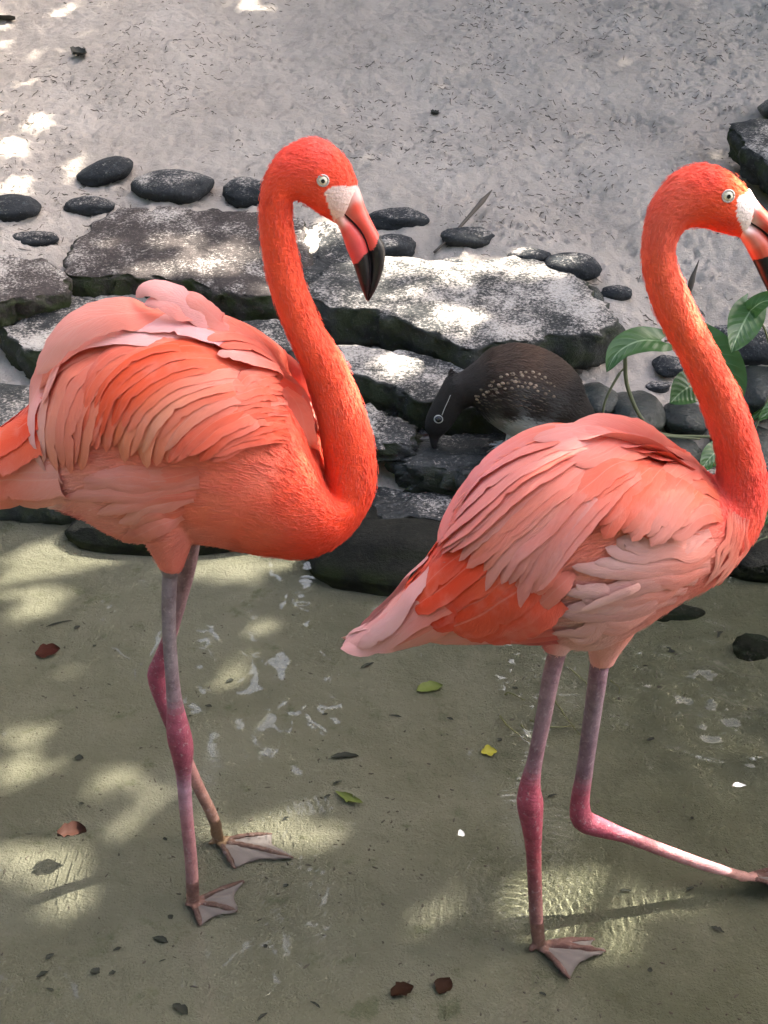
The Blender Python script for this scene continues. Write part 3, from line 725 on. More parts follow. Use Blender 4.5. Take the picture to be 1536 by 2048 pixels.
# crop-of-photo helpers: the wing was traced on two enlarged crops
cl = lambda *p: [(x*.5208, 540+y*.5208) for x, y in p]
cr_ = lambda *p: [(660+x*.5703, 800+y*.5703) for x, y in p]
FL = -.078
LEFT = dict(thigh_y=1120, Y=1.60, seed=11, floor=FL, label='coral flamingo with lowered black-tipped bill beside the stepped slabs', ncards=38000, neck_u=.40, head_u=.86,
  secs=[(-75, 905, -75, 925, .008), (0, 868, 0, 985, .03), (70, 800, 90, 1003, .055), (150, 708, 175, 1030, .085), (260, 648, 262, 1072, .106), (380, 645, 365, 1072, .116), (480, 682, 450, 1080, .118),
        (556, 742, 540, 1096, .112), (600, 808, 612, 1102, .10), (625, 872, 675, 1080, .082), (640, 925, 716, 1045, .060), (650, 965, 744, 1000, .045), (652, 952, 753, 955, .040), (645, 900, 747, 880, .037),
        (627, 810, 722, 800, .034), (597, 720, 690, 725, .032), (560, 635, 648, 655, .029), (534, 555, 612, 570, .0265), (521, 480, 593, 488, .0245), (518, 420, 585, 428, .0235), (528, 355, 588, 400, .0235),
        (555, 308, 600, 402, .0245), (590, 284, 618, 412, .0265), (632, 275, 640, 428, .0275), (672, 295, 658, 438, .025), (702, 332, 670, 446, .021), (716, 368, 678, 450, .016)],
  legs=[[(350, 1100, 1.545, .012), (340, 1150, 1.54, .0115), (338, 1250, 1.535, .0108), (344, 1350, 1.53, .0108), (350, 1410, 1.53, .013), (358, 1470, 1.528, .0195), (364, 1500, 1.527, .0185), (367, 1550, 1.527, .0125), (372, 1620, 1.526, .0112), (382, 1720, 1.525, .0108), (386, 1795, 1.525, .0115), (385, 1806, 1.525, .009)],
        [(382, 1060, 1.655, .017), (372, 1130, 1.657, .0165), (358, 1200, 1.66, .013), (340, 1270, 1.662, .0115), (322, 1325, 1.664, .015), (314, 1350, 1.665, .0165), (325, 1400, 1.666, .013), (352, 1470, 1.667, .0115), (395, 1570, 1.668, .0105), (428, 1640, 1.669, .0105), (437, 1676, 1.67, .011)]],
  thighs=[[(330, 960, 1.55, .06), (335, 1040, 1.545, .046), (340, 1095, 1.542, .030), (342, 1130, 1.54, .019), (341, 1146, 1.54, .0135)],
          [(370, 960, 1.65, .05), (378, 1040, 1.655, .03), (380, 1080, 1.656, .02)]],
  legcut=[1141, 1072], legz=P(0, 1200, 1.6)[2], toecol=(112, 86, 80),
  legcols=[[(1100, (128, 112, 116)), (1300, (134, 120, 122)), (1395, (140, 116, 122)), (1425, (160, 84, 100)), (1480, (148, 72, 88)), (1530, (138, 72, 86)), (1570, (165, 125, 140)), (1640, (160, 108, 112)), (1800, (150, 112, 105))],
           [(1060, (140, 112, 118)), (1240, (150, 118, 125)), (1285, (154, 78, 94)), (1370, (152, 72, 92)), (1470, (148, 84, 96)), (1560, (165, 120, 110)), (1680, (140, 112, 88))]],
  face=[(650, 374), (668, 364), (700, 366), (725, 372), (722, 395), (690, 455), (672, 455), (664, 428)], facecol=(236, 206, 198), billzone=[(690, 372), (730, 372), (780, 480), (745, 610), (690, 560), (672, 445)],
  cols=[(-40, 860, ORG), (-40, 980, COR), (30, 830, RED), (20, 960, COR), (80, 940, PAL), (110, 990, (248, 205, 205)), (150, 1015, (214, 96, 96)), (200, 960, PNK), (260, 1000, (236, 150, 138)), (300, 960, (240, 140, 120)), (230, 1060, (226, 128, 115)), (345, 1120, (212, 112, 96)), (400, 1020, (226, 128, 112)), (450, 1060, (228, 116, 96)), (420, 960, (236, 118, 92)), (520, 1000, (238, 108, 80)), (560, 1080, (236, 80, 48)), (640, 1060, (236, 70, 38)), (700, 1010, (236, 72, 40)), (600, 920, (238, 84, 56)), (620, 880, (240, 90, 60)), (540, 880, COR), (680, 880, (236, 78, 46)), (640, 720, (237, 82, 50)), (580, 600, (238, 84, 52)), (548, 480, (240, 82, 50)), (540, 380, (242, 80, 50)), (600, 300, (242, 76, 58)), (640, 290, (244, 84, 70)), (690, 330, (242, 78, 52)), (640, 380, (244, 84, 56)), (640, 420, (238, 76, 50)), (300, 760, COR), (450, 700, COR), (200, 700, SAL), (100, 850, SAL)],
  eye=(646, 361), eye_r=.0078,
  bill=dict(upper=[(700, 350, 672, 425, .016), (717, 375, 680, 422, .0150), (731, 415, 700, 440, .0140), (746, 447, 722, 465, .0128), (760, 474, 736, 498, .0115), (770, 498, 741, 525, .0105), (767, 535, 741, 550, .009), (755, 572, 738, 578, .007), (742, 596, 735, 598, .0035), (737, 602, 734, 602, .0015)],
     lower=[(690, 405, 665, 440, .015), (692, 428, 676, 450, .0150), (712, 446, 684, 470, .0150), (732, 474, 693, 497, .0145), (740, 505, 703, 520, .0135), (743, 535, 712, 545, .012), (742, 562, 720, 570, .0095), (738, 585, 728, 590, .006), (737, 599, 732, 600, .002)],
     cols=[(690, 375, (222, 178, 170)), (715, 385, (222, 170, 164)), (690, 400, (222, 176, 166)), (676, 430, (224, 170, 158)), (712, 412, (234, 84, 66)), (735, 440, (234, 88, 74)), (705, 460, (232, 90, 84)), (715, 495, (226, 84, 84)), (750, 470, (232, 88, 76)), (720, 510, (216, 78, 80))],
     patches=[([(758, 470), (790, 470), (790, 620), (735, 620), (738, 520), (744, 500), (752, 486)], (22, 20, 24)), ([(700, 530), (716, 520), (728, 505), (745, 495), (745, 620), (700, 620)], (22, 20, 24))],
     gape=[(679, 417, .0012), (704, 438, .0014), (726, 465, .0016), (738, 500, .0017), (741, 540, .0013), (737, 590, .0008)]),
  feet=[dict(ankle=GW(386, 1806, FL), toes=[GW(489, 1762, FL+.004), GW(476, 1822, FL+.004), GW(402, 1852, FL+.004), GW(372, 1812, FL+.004)]),
        dict(ankle=GW(437, 1682, FL), toes=[GW(545, 1668, FL+.004), GW(588, 1716, FL+.004), GW(470, 1738, FL+.004), GW(418, 1690, FL+.004)])])

RIGHT = dict(thigh_y=1300, Y=1.50, seed=23, floor=FL, label='pale pink flamingo striding with one leg lifted and its bill at the frame edge', ncards=38000, neck_u=.42, head_u=.86,
  secs=[(715, 1275, 720, 1290, .008), (800, 1200, 815, 1275, .03), (880, 1095, 925, 1268, .062), (940, 985, 1035, 1262, .088), (1018, 912, 1130, 1280, .106), (1105, 876, 1195, 1278, .116), (1200, 874, 1275, 1235, .116), (1298, 906, 1350, 1182, .106),
        (1372, 940, 1420, 1148, .086), (1415, 952, 1478, 1100, .064), (1430, 962, 1518, 1045, .050), (1436, 940, 1533, 975, .043), (1428, 890, 1522, 905, .039), (1396, 800, 1487, 800, .0345), (1352, 705, 1440, 708, .0315), (1316, 640, 1404, 640, .029), (1294, 580, 1374, 575, .0265), (1283, 520, 1352, 522, .0245),
        (1288, 455, 1353, 485, .0235), (1306, 400, 1362, 466, .0235), (1342, 352, 1378, 455, .0245), (1385, 330, 1404, 455, .0265), (1430, 330, 1430, 462, .0272), (1470, 352, 1452, 468, .0245), (1500, 384, 1470, 472, .020), (1514, 402, 1480, 476, .0155)],
  legs=[[(1125, 1270, 1.455, .0135), (1105, 1340, 1.45, .0130), (1088, 1430, 1.445, .0120), (1070, 1520, 1.443, .0118), (1060, 1570, 1.442, .016), (1060, 1605, 1.441, .0205), (1064, 1650, 1.44, .0165), (1067, 1700, 1.44, .0125), (1070, 1780, 1.44, .0115), (1076, 1860, 1.441, .0118), (1078, 1890, 1.442, .012)],
        [(1205, 1280, 1.545, .0155), (1196, 1350, 1.545, .0148), (1182, 1450, 1.545, .0138), (1168, 1550, 1.545, .0138), (1160, 1605, 1.545, .0160), (1166, 1640, 1.545, .0190), (1200, 1655, 1.545, .0165), (1250, 1672, 1.545, .0118), (1330, 1702, 1.545, .0108), (1400, 1727, 1.545, .0100), (1450, 1744, 1.545, .0098), (1490, 1764, 1.548, .0105)]],
  thighs=[[(1130, 1180, 1.46, .06), (1118, 1250, 1.455, .034), (1112, 1300, 1.452, .018)],
          [(1230, 1150, 1.54, .07), (1222, 1230, 1.54, .046), (1208, 1295, 1.545, .026), (1204, 1325, 1.545, .018)]],
  legcut=[1302, 1322], legz=P(0, 1390, 1.5)[2], toecol=(116, 84, 80),
  legcols=[[(1270, (160, 120, 130)), (1400, (136, 108, 112)), (1530, (140, 102, 110)), (1565, (162, 76, 90)), (1640, (152, 68, 82)), (1700, (150, 70, 78)), (1800, (128, 85, 80)), (1890, (140, 105, 98))],
           [(1280, (150, 105, 120)), (1400, (134, 114, 120)), (1540, (132, 106, 114)), (1585, (162, 80, 94)), (1660, (154, 72, 86)), (1690, (165, 105, 105)), (1745, (214, 160, 155))]],
  face=[(1466, 386), (1490, 380), (1505, 384), (1518, 400), (1500, 420), (1490, 470), (1478, 452), (1462, 420)], facecol=(226, 208, 202), billzone=[(1485, 390), (1530, 390), (1600, 450), (1590, 600), (1500, 560), (1475, 465)],
  cols=[(720, 1275, PAL), (800, 1240, COR), (880, 1180, ORG), (960, 1200, RED), (1020, 1230, (222, 80, 56)), (1060, 1270, (210, 90, 100)), (1120, 1280, (226, 178, 174)), (1180, 1250, (220, 168, 162)), (1210, 1300, (224, 160, 148)), (1240, 1270, (222, 142, 126)), (1160, 1180, (226, 172, 166)), (1230, 1150, (222, 156, 146)), (1330, 1150, (220, 132, 116)), (1400, 1110, (222, 120, 104)), (1300, 1080, (222, 136, 122)), (1380, 1040, (222, 132, 114)), (1440, 1060, (226, 116, 98)), (1440, 1120, (228, 120, 100)), (1480, 1030, (230, 84, 62)), (1500, 960, (232, 70, 56)), (1460, 990, (236, 80, 66)), (1480, 880, (234, 76, 52)), (1420, 760, (236, 84, 54)), (1360, 660, (238, 92, 58)), (1320, 540, (240, 96, 66)), (1310, 450, (240, 100, 78)), (1340, 390, (240, 96, 74)), (1410, 350, (240, 78, 58)), (1440, 400, (240, 82, 48)), (1480, 370, (244, 96, 40)), (1440, 445, (230, 66, 40)), (1100, 900, SAL), (1250, 920, COR), (1000, 1000, PNK), (1200, 1000, SAL), (1340, 930, COR)],
  eye=(1456, 392), eye_r=.0078,
  bill=dict(upper=[(1500, 378, 1470, 440, .016), (1514, 401, 1484, 436, .0150), (1538, 428, 1506, 448, .0140), (1562, 456, 1530, 466, .0128), (1582, 490, 1548, 490, .0115), (1588, 525, 1552, 520, .0105), (1580, 555, 1550, 548, .009), (1562, 578, 1546, 570, .006), (1548, 592, 1544, 588, .0025)],
     lower=[(1486, 420, 1468, 458, .015), (1492, 440, 1476, 470, .0155), (1518, 456, 1490, 492, .0150), (1540, 480, 1502, 515, .0145), (1550, 510, 1512, 535, .0135), (1552, 540, 1522, 556, .011), (1548, 568, 1532, 576, .007), (1545, 590, 1538, 590, .002)],
     cols=[(1500, 400, (238, 222, 216)), (1490, 440, (236, 214, 208)), (1520, 420, (224, 80, 56)), (1500, 480, (214, 120, 104)), (1515, 500, (204, 84, 62)), (1540, 450, (214, 72, 56)), (1530, 500, (206, 84, 66))],
     patches=[([(1562, 462), (1620, 462), (1620, 620), (1535, 620), (1548, 500)], (20, 20, 24)), ([(1505, 516), (1530, 506), (1560, 500), (1560, 620), (1505, 620)], (20, 20, 24))],
     gape=[(1478, 432, .0012), (1505, 446, .0014), (1530, 464, .0016), (1548, 490, .0016), (1552, 520, .0012), (1546, 580, .0008)]),
  feet=[dict(ankle=GW(1078, 1892, FL), toes=[GW(1190, 1878, FL+.004), GW(1212, 1902, FL+.004), GW(1140, 1958, FL+.004), GW(1058, 1902, FL+.004)]),
        dict(ankle=np.array(P(1490, 1765, 1.548)), toes=[np.array(P(1580, 1756, 1.60)), np.array(P(1600, 1772, 1.56)), np.array(P(1570, 1790, 1.51)), np.array(P(1478, 1776, 1.545))])])

for S_, li, fi, keep in ((LEFT, 0, 0, 10), (LEFT, 1, 1, 10), (RIGHT, 0, 0, 9)):
    S_['legs'][li] = S_['legs'][li][:keep]; a = S_['feet'][fi]['ankle']
    up = P(*S_['legs'][li][-1][:3]); t = np.array(a); S_['legs'][li] += [(*proj((up*.35+t*.65)[None])[0], (up*.35+t*.65)[1], .0112), (*proj((t+np.array((0, 0, .004)))[None])[0], t[1], .0108)]
bl = Bird(LEFT)
# tail and folded flight feathers of the left bird
bl.row([(cl((150, 560), (40, 640), (-90, 720)), 60, RED, ORG), (cl((170, 640), (40, 690), (-100, 770)), 64, ORG, COR)], 1, .002, .0012, blunt=.3, w0=.8)
bl.feather(cl((150, 690), (70, 712), (0, 745), (-80, 800)), 30, .003, (60, 26, 30), (40, 22, 26), blunt=.3, w0=.8)
bl.row([(cl((230, 770), (80, 770), (-80, 790)), 62, PAL, COR), (cl((240, 850), (90, 850), (-80, 860)), 60, (250, 205, 205), SAL)], 2, .003, .001, blunt=.4, w0=.8)
# long feathers draped over the folded wing
bl.row([(cl((420, 285), (250, 335), (155, 470), (125, 600), (150, 720), (205, 800)), 46, SAL, PAL),
        (cl((480, 300), (300, 370), (215, 520), (200, 680), (238, 868)), 44, SAL, (240, 150, 128)),
        (cl((540, 315), (380, 400), (285, 520), (262, 680), (290, 805)), 42, COR, SAL),
        (cl((610, 325), (440, 420), (345, 540), (325, 690), (340, 780)), 40, COR, (238, 140, 110)),
        (cl((660, 335), (500, 430), (405, 560), (385, 690), (400, 770)), 38, ORG, COR),
        (cl((720, 350), (570, 440), (480, 560), (455, 680), (468, 765)), 40, ORG, (236, 120, 82)),
        (cl((800, 380), (650, 455), (560, 560), (528, 680), (540, 768)), 40, COR, BUF),
        (cl((860, 420), (730, 500), (645, 600), (610, 690), (612, 772)), 38, COR, (238, 136, 106)),
        (cl((930, 480), (810, 540), (725, 620), (692, 700), (680, 758)), 34, SAL, COR)], 1, .004, .0007, roll=.16)
# middle arcs
bl.row([(cl((800, 300), (620, 285), (450, 335), (345, 445), (300, 610)), 34, SAL, COR), (cl((900, 335), (720, 310), (540, 360), (420, 470), (370, 650)), 34, ORG, ORG), (cl((960, 400), (790, 375), (610, 430), (500, 540), (448, 700)), 34, COR, ORG),
        (cl((1000, 460), (860, 440), (700, 490), (605, 580), (555, 715)), 34, SAL, BUF), (cl((1020, 510), (900, 520), (780, 570), (700, 650), (648, 735)), 30, COR, COR), (cl((1045, 560), (940, 590), (850, 640), (780, 700), (720, 748)), 28, COR, (232, 96, 66))], 2, .011, .0006, roll=.2, blunt=.6)
# back
bl.feather(cl((860, 260), (620, 190), (420, 180), (270, 250), (148, 405)), 72, .008, COR, (246, 170, 160), roll=.1, Yfall=1.57, mirror=False)
bl.feather(cl((820, 290), (600, 235), (400, 240), (250, 320), (175, 470)), 66, .010, (246, 170, 165), SAL, roll=.1, mirror=False)
bl.feather(cl((780, 310), (560, 270), (380, 290), (260, 370), (190, 520)), 56, .012, PAL, PNK, roll=.12)
bl.feather(cl((900, 250), (800, 190), (700, 120), (610, 80), (560, 82), (528, 112)), 52, .010, (246, 170, 170), (248, 176, 172), roll=.12, Yfall=1.58, w0=.7, mirror=False, blunt=.6)
bl.feather(cl((880, 280), (790, 225), (700, 165), (620, 130), (560, 140)), 44, .013, COR, (246, 170, 166), roll=.16, Yfall=1.575, w0=.7, mirror=False, blunt=.6)
bl.feather(cl((930, 270), (850, 210), (760, 130), (680, 95)), 40, .012, (244, 150, 140), (246, 160, 150), roll=.16, Yfall=1.585, w0=.7, mirror=False, blunt=.6)
bl.feather(cl((960, 300), (850, 250), (760, 190), (690, 150)), 56, .014, COR, PNK, roll=.08)
bl.feather(cl((960, 330), (800, 270), (650, 235), (480, 250)), 62, .014, (246, 178, 182), PAL, roll=.1)
bl.row([(cl((1040, 320), (930, 260), (820, 220), (720, 230)), 38, COR, SAL), (cl((1080, 380), (970, 310), (860, 280), (740, 290)), 38, SAL, COR), (cl((1100, 450), (1000, 380), (900, 350), (800, 360)), 36, COR, PNK)], 1, .013, .0010)
# shoulder: small coverts in ranks
for k in range(5):
    f = k/4
    a = cl((1090-30*f, 420+60*f), (1010-40*f, 400+75*f), (930-50*f, 420+80*f), (860-50*f, 470+80*f)); c = cl((1110-20*f, 640+20*f), (1010-30*f, 620+30*f), (900-40*f, 660+25*f), (800-30*f, 720+20*f))
    bl.row([(a, 24, COR, SAL), (c, 22, (236, 92, 64), COR)], 4, .012+.0012*k, .0004, roll=.2, jitter=5, blunt=.6)
bl.row([(cl((1075, 320), (1130, 400), (1165, 520), (1180, 640)), 34, COR, PNK), (cl((1110, 360), (1165, 450), (1200, 560), (1212, 660)), 28, COR, (246, 150, 120))], 2, .006, .0005, roll=.1)

brd = Bird(RIGHT)
# tail and flight feathers
brd.row([(cr_((520, 600), (330, 680), (150, 790), (60, 840)), 34, PNK, PAL), (cr_((560, 620), (350, 730), (180, 830), (28, 878)), 40, COR, PAL), (cr_((560, 680), (400, 770), (260, 830), (130, 870)), 36, COR, PNK)], 1, .003, .001, blunt=.5, w0=.8, stagger=(1, 1.01))
brd.row([(cr_((520, 500), (400, 600), (290, 690), (232, 670)), 44, RED, ORG), (cr_((620, 560), (470, 660), (370, 740), (300, 790)), 60, ORG, RED), (cr_((720, 620), (590, 700), (480, 760), (380, 800)), 66, (232, 84, 56), (230, 90, 60)), (cr_((800, 680), (700, 740), (600, 780), (480, 800)), 60, (226, 80, 58), (222, 90, 70))], 1, .004, .0010, blunt=.3, w0=.8)
brd.feather(cr_((360, 600), (300, 690), (240, 770), (100, 862)), 40, .012, PAL, (250, 190, 190), roll=.05, w0=.8)
brd.feather(cr_((700, 770), (580, 792), (500, 800), (430, 790)), 16, .006, (90, 36, 40), (30, 20, 22), roll=0, w0=.8)
brd.row([(cr_((780, 800), (640, 815), (480, 820), (300, 845)), 30, (226, 120, 120), PNK), (cr_((800, 840), (700, 838), (560, 835), (400, 842)), 26, (200, 80, 96), (236, 170, 165))], 1, .003, .001, blunt=.4, w0=.8)
# long drape
brd.row([(cr_((860, 130), (660, 200), (510, 310), (452, 425)), 44, PNK, (246, 166, 166)),
         (cr_((900, 175), (720, 240), (580, 350), (470, 470), (345, 585)), 44, PNK, PNK),
         (cr_((900, 190), (720, 280), (590, 390), (490, 490), (412, 605)), 41, COR, PNK),
         (cr_((930, 215), (780, 320), (660, 420), (560, 520), (480, 620)), 38, PNK, SAL),
         (cr_((970, 215), (850, 340), (740, 440), (650, 540), (580, 690)), 36, SAL, PNK),
         (cr_((1040, 215), (900, 350), (800, 450), (720, 560), (660, 720)), 34, PNK, (238, 150, 140)),
         (cr_((1080, 230), (970, 340), (880, 440), (800, 540), (740, 650)), 31, COR, PNK)], 2, .005, .0006, roll=.24, stagger=(.86, 1.03))
brd.row([(cr_((760, 560), (690, 620), (640, 680), (590, 712)), 37, PNK, (232, 140, 128)), (cr_((860, 600), (780, 660), (720, 710), (680, 745)), 37, (236, 150, 140), (230, 130, 112))], 1, .007, .001)
# coverts
brd.row([(cr_((1090, 215), (980, 250), (880, 330), (800, 430)), 42, COR, SAL), (cr_((1150, 225), (1060, 290), (980, 380), (920, 480)), 38, ORG, COR), (cr_((1210, 235), (1130, 300), (1060, 390), (1010, 500)), 36, COR, SAL), (cr_((1260, 260), (1180, 330), (1110, 420), (1060, 510)), 34, COR, (230, 150, 136)), (cr_((1310, 300), (1230, 370), (1160, 450), (1110, 530)), 32, (228, 120, 90), (226, 146, 132))], 2, .012, .0006, roll=.16)
brd.row([(cr_((1200, 180), (1060, 122), (900, 104), (700, 165)), 52, COR, PNK), (cr_((1240, 200), (1110, 155), (970, 165), (780, 230)), 48, COR, PNK), (cr_((1260, 225), (1170, 190), (1060, 200), (950, 250)), 42, COR, SAL)], 1, .006, .0007, roll=.04, stagger=(.95, 1.03), blunt=.7)
brd.row([(cr_((1330, 290), (1270, 260), (1200, 260), (1130, 300)), 32, COR, SAL), (cr_((1360, 350), (1290, 330), (1220, 350), (1150, 400)), 30, (226, 112, 84), (226, 130, 110)), (cr_((1370, 420), (1300, 410), (1230, 440), (1160, 490)), 30, (224, 120, 100), (222, 140, 126))], 2, .013, .0006)
# soft flank feathers
SF = (226, 172, 165); SG = (222, 152, 140)
brd.row([(cr_((1340, 470), (1200, 500), (1050, 510), (920, 500)), 34, SG, SF), (cr_((1340, 530), (1190, 560), (1030, 570), (860, 540)), 36, SG, (228, 180, 174)), (cr_((1310, 590), (1160, 620), (1000, 640), (820, 620)), 38, SG, SF), (cr_((1260, 640), (1120, 670), (980, 690), (800, 700)), 38, SG, (228, 180, 174)), (cr_((1200, 690), (1070, 720), (930, 750), (780, 770)), 38, SG, SF), (cr_((1130, 740), (1020, 780), (900, 810), (780, 830)), 36, SG, SF)], 1, .004, .0004, roll=.10, jitter=14, blunt=.7)
brd.feather(cr_((1120, 630), (1040, 650), (960, 680), (880, 712)), 20, .014, (226, 172, 162), (232, 186, 178), roll=.1, curl=.002)
# slim breast plumes with paler tips
brd.row([(cr_((1400, 380), (1385, 470), (1350, 560), (1300, 640)), 9, (228, 120, 100), (234, 150, 130)), (cr_((1460, 420), (1440, 510), (1400, 590), (1340, 650)), 9, (230, 100, 80), (236, 150, 130))], 6, .004, .0004, roll=.1, jitter=5, blunt=.6)
# soft flank feathers of the left bird
bl.row([(cl((760, 770), (620, 790), (470, 790), (310, 800)), 36, (236, 120, 98), PNK), (cl((760, 820), (620, 840), (480, 850), (250, 870)), 38, (232, 124, 104), PNK), (cl((740, 870), (620, 900), (520, 950), (450, 1000)), 34, (230, 128, 110), (236, 160, 146)), (cl((700, 930), (600, 960), (520, 1010), (480, 1060)), 34, (226, 124, 106), (228, 136, 120))], 1, .003, .0004, roll=.08, jitter=9, blunt=.7)
# ------------------------------------------------------------------ duck
M_DUCK = mat_plume('duck_plumage', .7, .05, False); 
def mat_duckbody():
    b = NB('duck_body', .7, .25); c = b.attr('Col')
    return b.done(b.mix(b.rng(b.noise(90, 4), .4, .7, 0, .5), c, b.mix(1.0, c, (.6, .6, .6), 'MULTIPLY')), b.bump(b.noise(200, 3), .002, .5))
def plain_plume():
    b = NB('duck_feather', .7, .2); c = b.attr('Col'); return b.done(c, b.bump(b.noise(250, 2), .001, .3))
M_DBODY = mat_duckbody(); M_DFEATH = plain_plume()
YD = 2.93
dsecs = [(1192, 832, 1185, 846, .012), (1172, 790, 1160, 862, .04), (1150, 745, 1118, 872, .066), (1100, 706, 1062, 880, .085), (1035, 690, 1005, 858, .090), (980, 703, 968, 832, .076), (948, 728, 950, 812, .056), (922, 745, 938, 812, .042), (897, 752, 924, 822, .036), (878, 782, 910, 842, .034), (862, 812, 896, 860, .030), (851, 838, 882, 872, .023), (850, 856, 880, 874, .017), (856, 868, 879, 876, .0125), (859, 880, 877, 884, .011), (862, 892, 873, 894, .008), (865, 898, 871, 899, .003)]
dv, df, dC = loft(dsecs, YD, 160, 44)
crest = tube(hermite([P(918, 775, YD), P(905, 752, YD), P(897, 741, YD)], 8), np.array((.03, .026, .022, .018, .014, .010, .007, .003)), 12)
FZ = [P(1010, 902, YD-.02), P(1042, 906, YD+.03)]
dparts = [(dv, df), crest]
for k, (fx, fy, Y) in enumerate([(1012, 885, YD-.03), (1048, 890, YD+.03)]):
    foot = P(fx, fy+8, Y); dparts.append(tube(hermite([P(fx+28, 840, Y), P(fx+8, 866, Y), foot], 12), np.interp(np.arange(12), [0, 5, 11], [.016, .008, .0065]), 10))
    for dx, dy in ((-.055, -.030), (-.065, .004), (-.045, .035)): dparts.append(tube(hermite([foot, foot+np.array((dx*.5, dy*.5, .004)), foot+np.array((dx, dy, -.004))], 8), np.linspace(.006, .003, 8), 8))
dv2, df2 = merge(dparts); dme = remesh(dv2, df2, .0032, 5); dco = vco(dme); dno = vno(dme)
fl_ = dco.copy(); fl_[:, 1] = YD; dpx = proj(fl_)
DK = (62, 52, 48); BR = (92, 72, 60); WH = (205, 205, 205)
dcols = [(860, 850, (58, 54, 54)), (880, 820, (62, 58, 56)), (905, 790, (66, 60, 57)), (897, 748, (72, 66, 62)), (940, 760, (66, 58, 54)), (1000, 710, BR), (1050, 700, (98, 74, 60)), (1100, 720, (82, 64, 54)), (1150, 770, (48, 40, 36)), (1170, 830, (44, 38, 34)), (980, 760, (70, 55, 46)), (1000, 800, (66, 54, 46)), (1060, 790, (58, 48, 42)), (1110, 820, (56, 46, 38)), (1005, 832, WH), (1010, 845, WH), (1030, 838, WH), (1040, 850, WH), (1062, 845, (190, 190, 190)), (1070, 866, (190, 190, 190)), (1100, 872, (150, 146, 142)), (990, 826, (150, 142, 134)), (950, 800, (58, 50, 46)), (868, 885, (58, 54, 56))]
dcol = idw(dpx, dcols, 4); dcol = dcol*np.where(dcol.mean(1) > .25, .75, .5)[:, None]
dleg = (dpx[:, 1] > 880) & (dpx[:, 0] > 930) | (dco[:, 2] < P(0, 885, YD)[2]); dleg &= dpx[:, 0] > 920; dcol[dleg] = lin(74, 66, 60)
setcol(dme, dcol)
duck = empty('duck', (dC[60][0], YD, P(1010, 895, YD)[2])); tag(duck, 'dark brown duck with pale flank spots pecking at the wet slab', 'duck')
adopt(duck, link('body', dme, M_DBODY))
r0 = np.random.default_rng(5); kd = KDTree(len(dC)); dT = np.gradient(dC, axis=0); dT /= np.linalg.norm(dT, axis=1)[:, None]
for i, q in enumerate(dC): kd.insert(q, i)
kd.balance()
cand = np.where(~dleg & (dpx[:, 0] > 856))[0]; idx = r0.choice(cand, 9000); rg = np.array([kd.find(dco[i])[1] for i in idx]); u = rg/160
tag(adopt(duck, link('plumage', cards(dco[idx], dno[idx], -dT[rg], np.interp(u, [0, .5, .7, 1], [.03, .022, .010, .006])*r0.uniform(.7, 1.2, 9000), np.interp(u, [0, .5, .7, 1], [.007, .006, .003, .002]), np.interp(u, [0, .6, 1], [.002, .0012, .0005]), dcol[idx], r0), M_DFEATH)), kind='stuff')
# rows of pale-tipped breast and flank feathers
me_ = dme; me_.calc_loop_triangles(); tri = np.zeros(len(me_.loop_triangles)*3, np.int32); me_.loop_triangles.foreach_get('vertices', tri)
dbv = BVHTree.FromPolygons(dco.tolist(), tri.reshape(-1, 3).tolist())
def dat(x, y):
    h = dbv.ray_cast(Vector(CAM), Vector(ray(x, y)).normalized(), 8); return (None, None) if h[0] is None else (np.array(h[0]), np.array(h[1]))
spots = []
for row in range(8):
    f = row/7
    n = 13 if row < 4 else 16
    for k in range(n):
        t = k/(n-1); arc = math.sin(t*math.pi*.8)
        x = 952+ t*(150-18*f)+f*6 + (6 if row % 2 else 0); y = 790-46*arc*(1-.45*f)+f*30+t*28*f + r0.normal(0, 1.5)
        if t > .55 and row < 1: pass
        spots.append((x+r0.normal(0, 2), y, (2.6+1.8*(1-abs(t-.45))*(1-f*.5))*r0.uniform(.7, 1.15), f, t))
for x, y, rr, f, t in spots:
    h, nn = dat(x, y)
    if h is None or (x > 1005 and y > 826): continue
    k = mpp(h)*rr; i = kd.find(h)[1]; fl = -dT[i]; fl = fl-nn*(fl@nn); fl /= np.linalg.norm(fl); sd = np.cross(nn, fl)
    th = np.linspace(0, 2*math.pi, 12, endpoint=False); V = []
    for ring, hh in ((1.0, .0008), (.6, .0018)):
        for a in th: V.append(h+fl*math.cos(a)*k*(1.15 if f < .5 else 1.7)*ring+sd*math.sin(a)*k*(.85 if f < .5 else .45)*ring+nn*hh)
    V.append(h+nn*.0020); F = gridfaces(2, 12, True).tolist()+[[12+(j+1) % 12, 12+j, 24] for j in range(12)]
    for sgn in (1, -1):
        W = np.array(V)
        if sgn < 0: W[:, 1] = 2*YD-W[:, 1]
        me = mesh('spot', W, F if sgn < 0 else [q[::-1] for q in F]); setcol(me, np.tile(lin(*((146, 128, 110) if f < .5 else (84, 74, 64)))*r0.uniform(.4, 1.1), (25, 1)))
        adopt(duck, link('spotted_feather', me, M_DFEATH))
p, nn = dat(877, 838); M_DEYE = flatmat('duck_eye', (.006, .006, .008), .08); M_DRING = flatmat('duck_eye_ring', (.42, .42, .40), .6, .2)
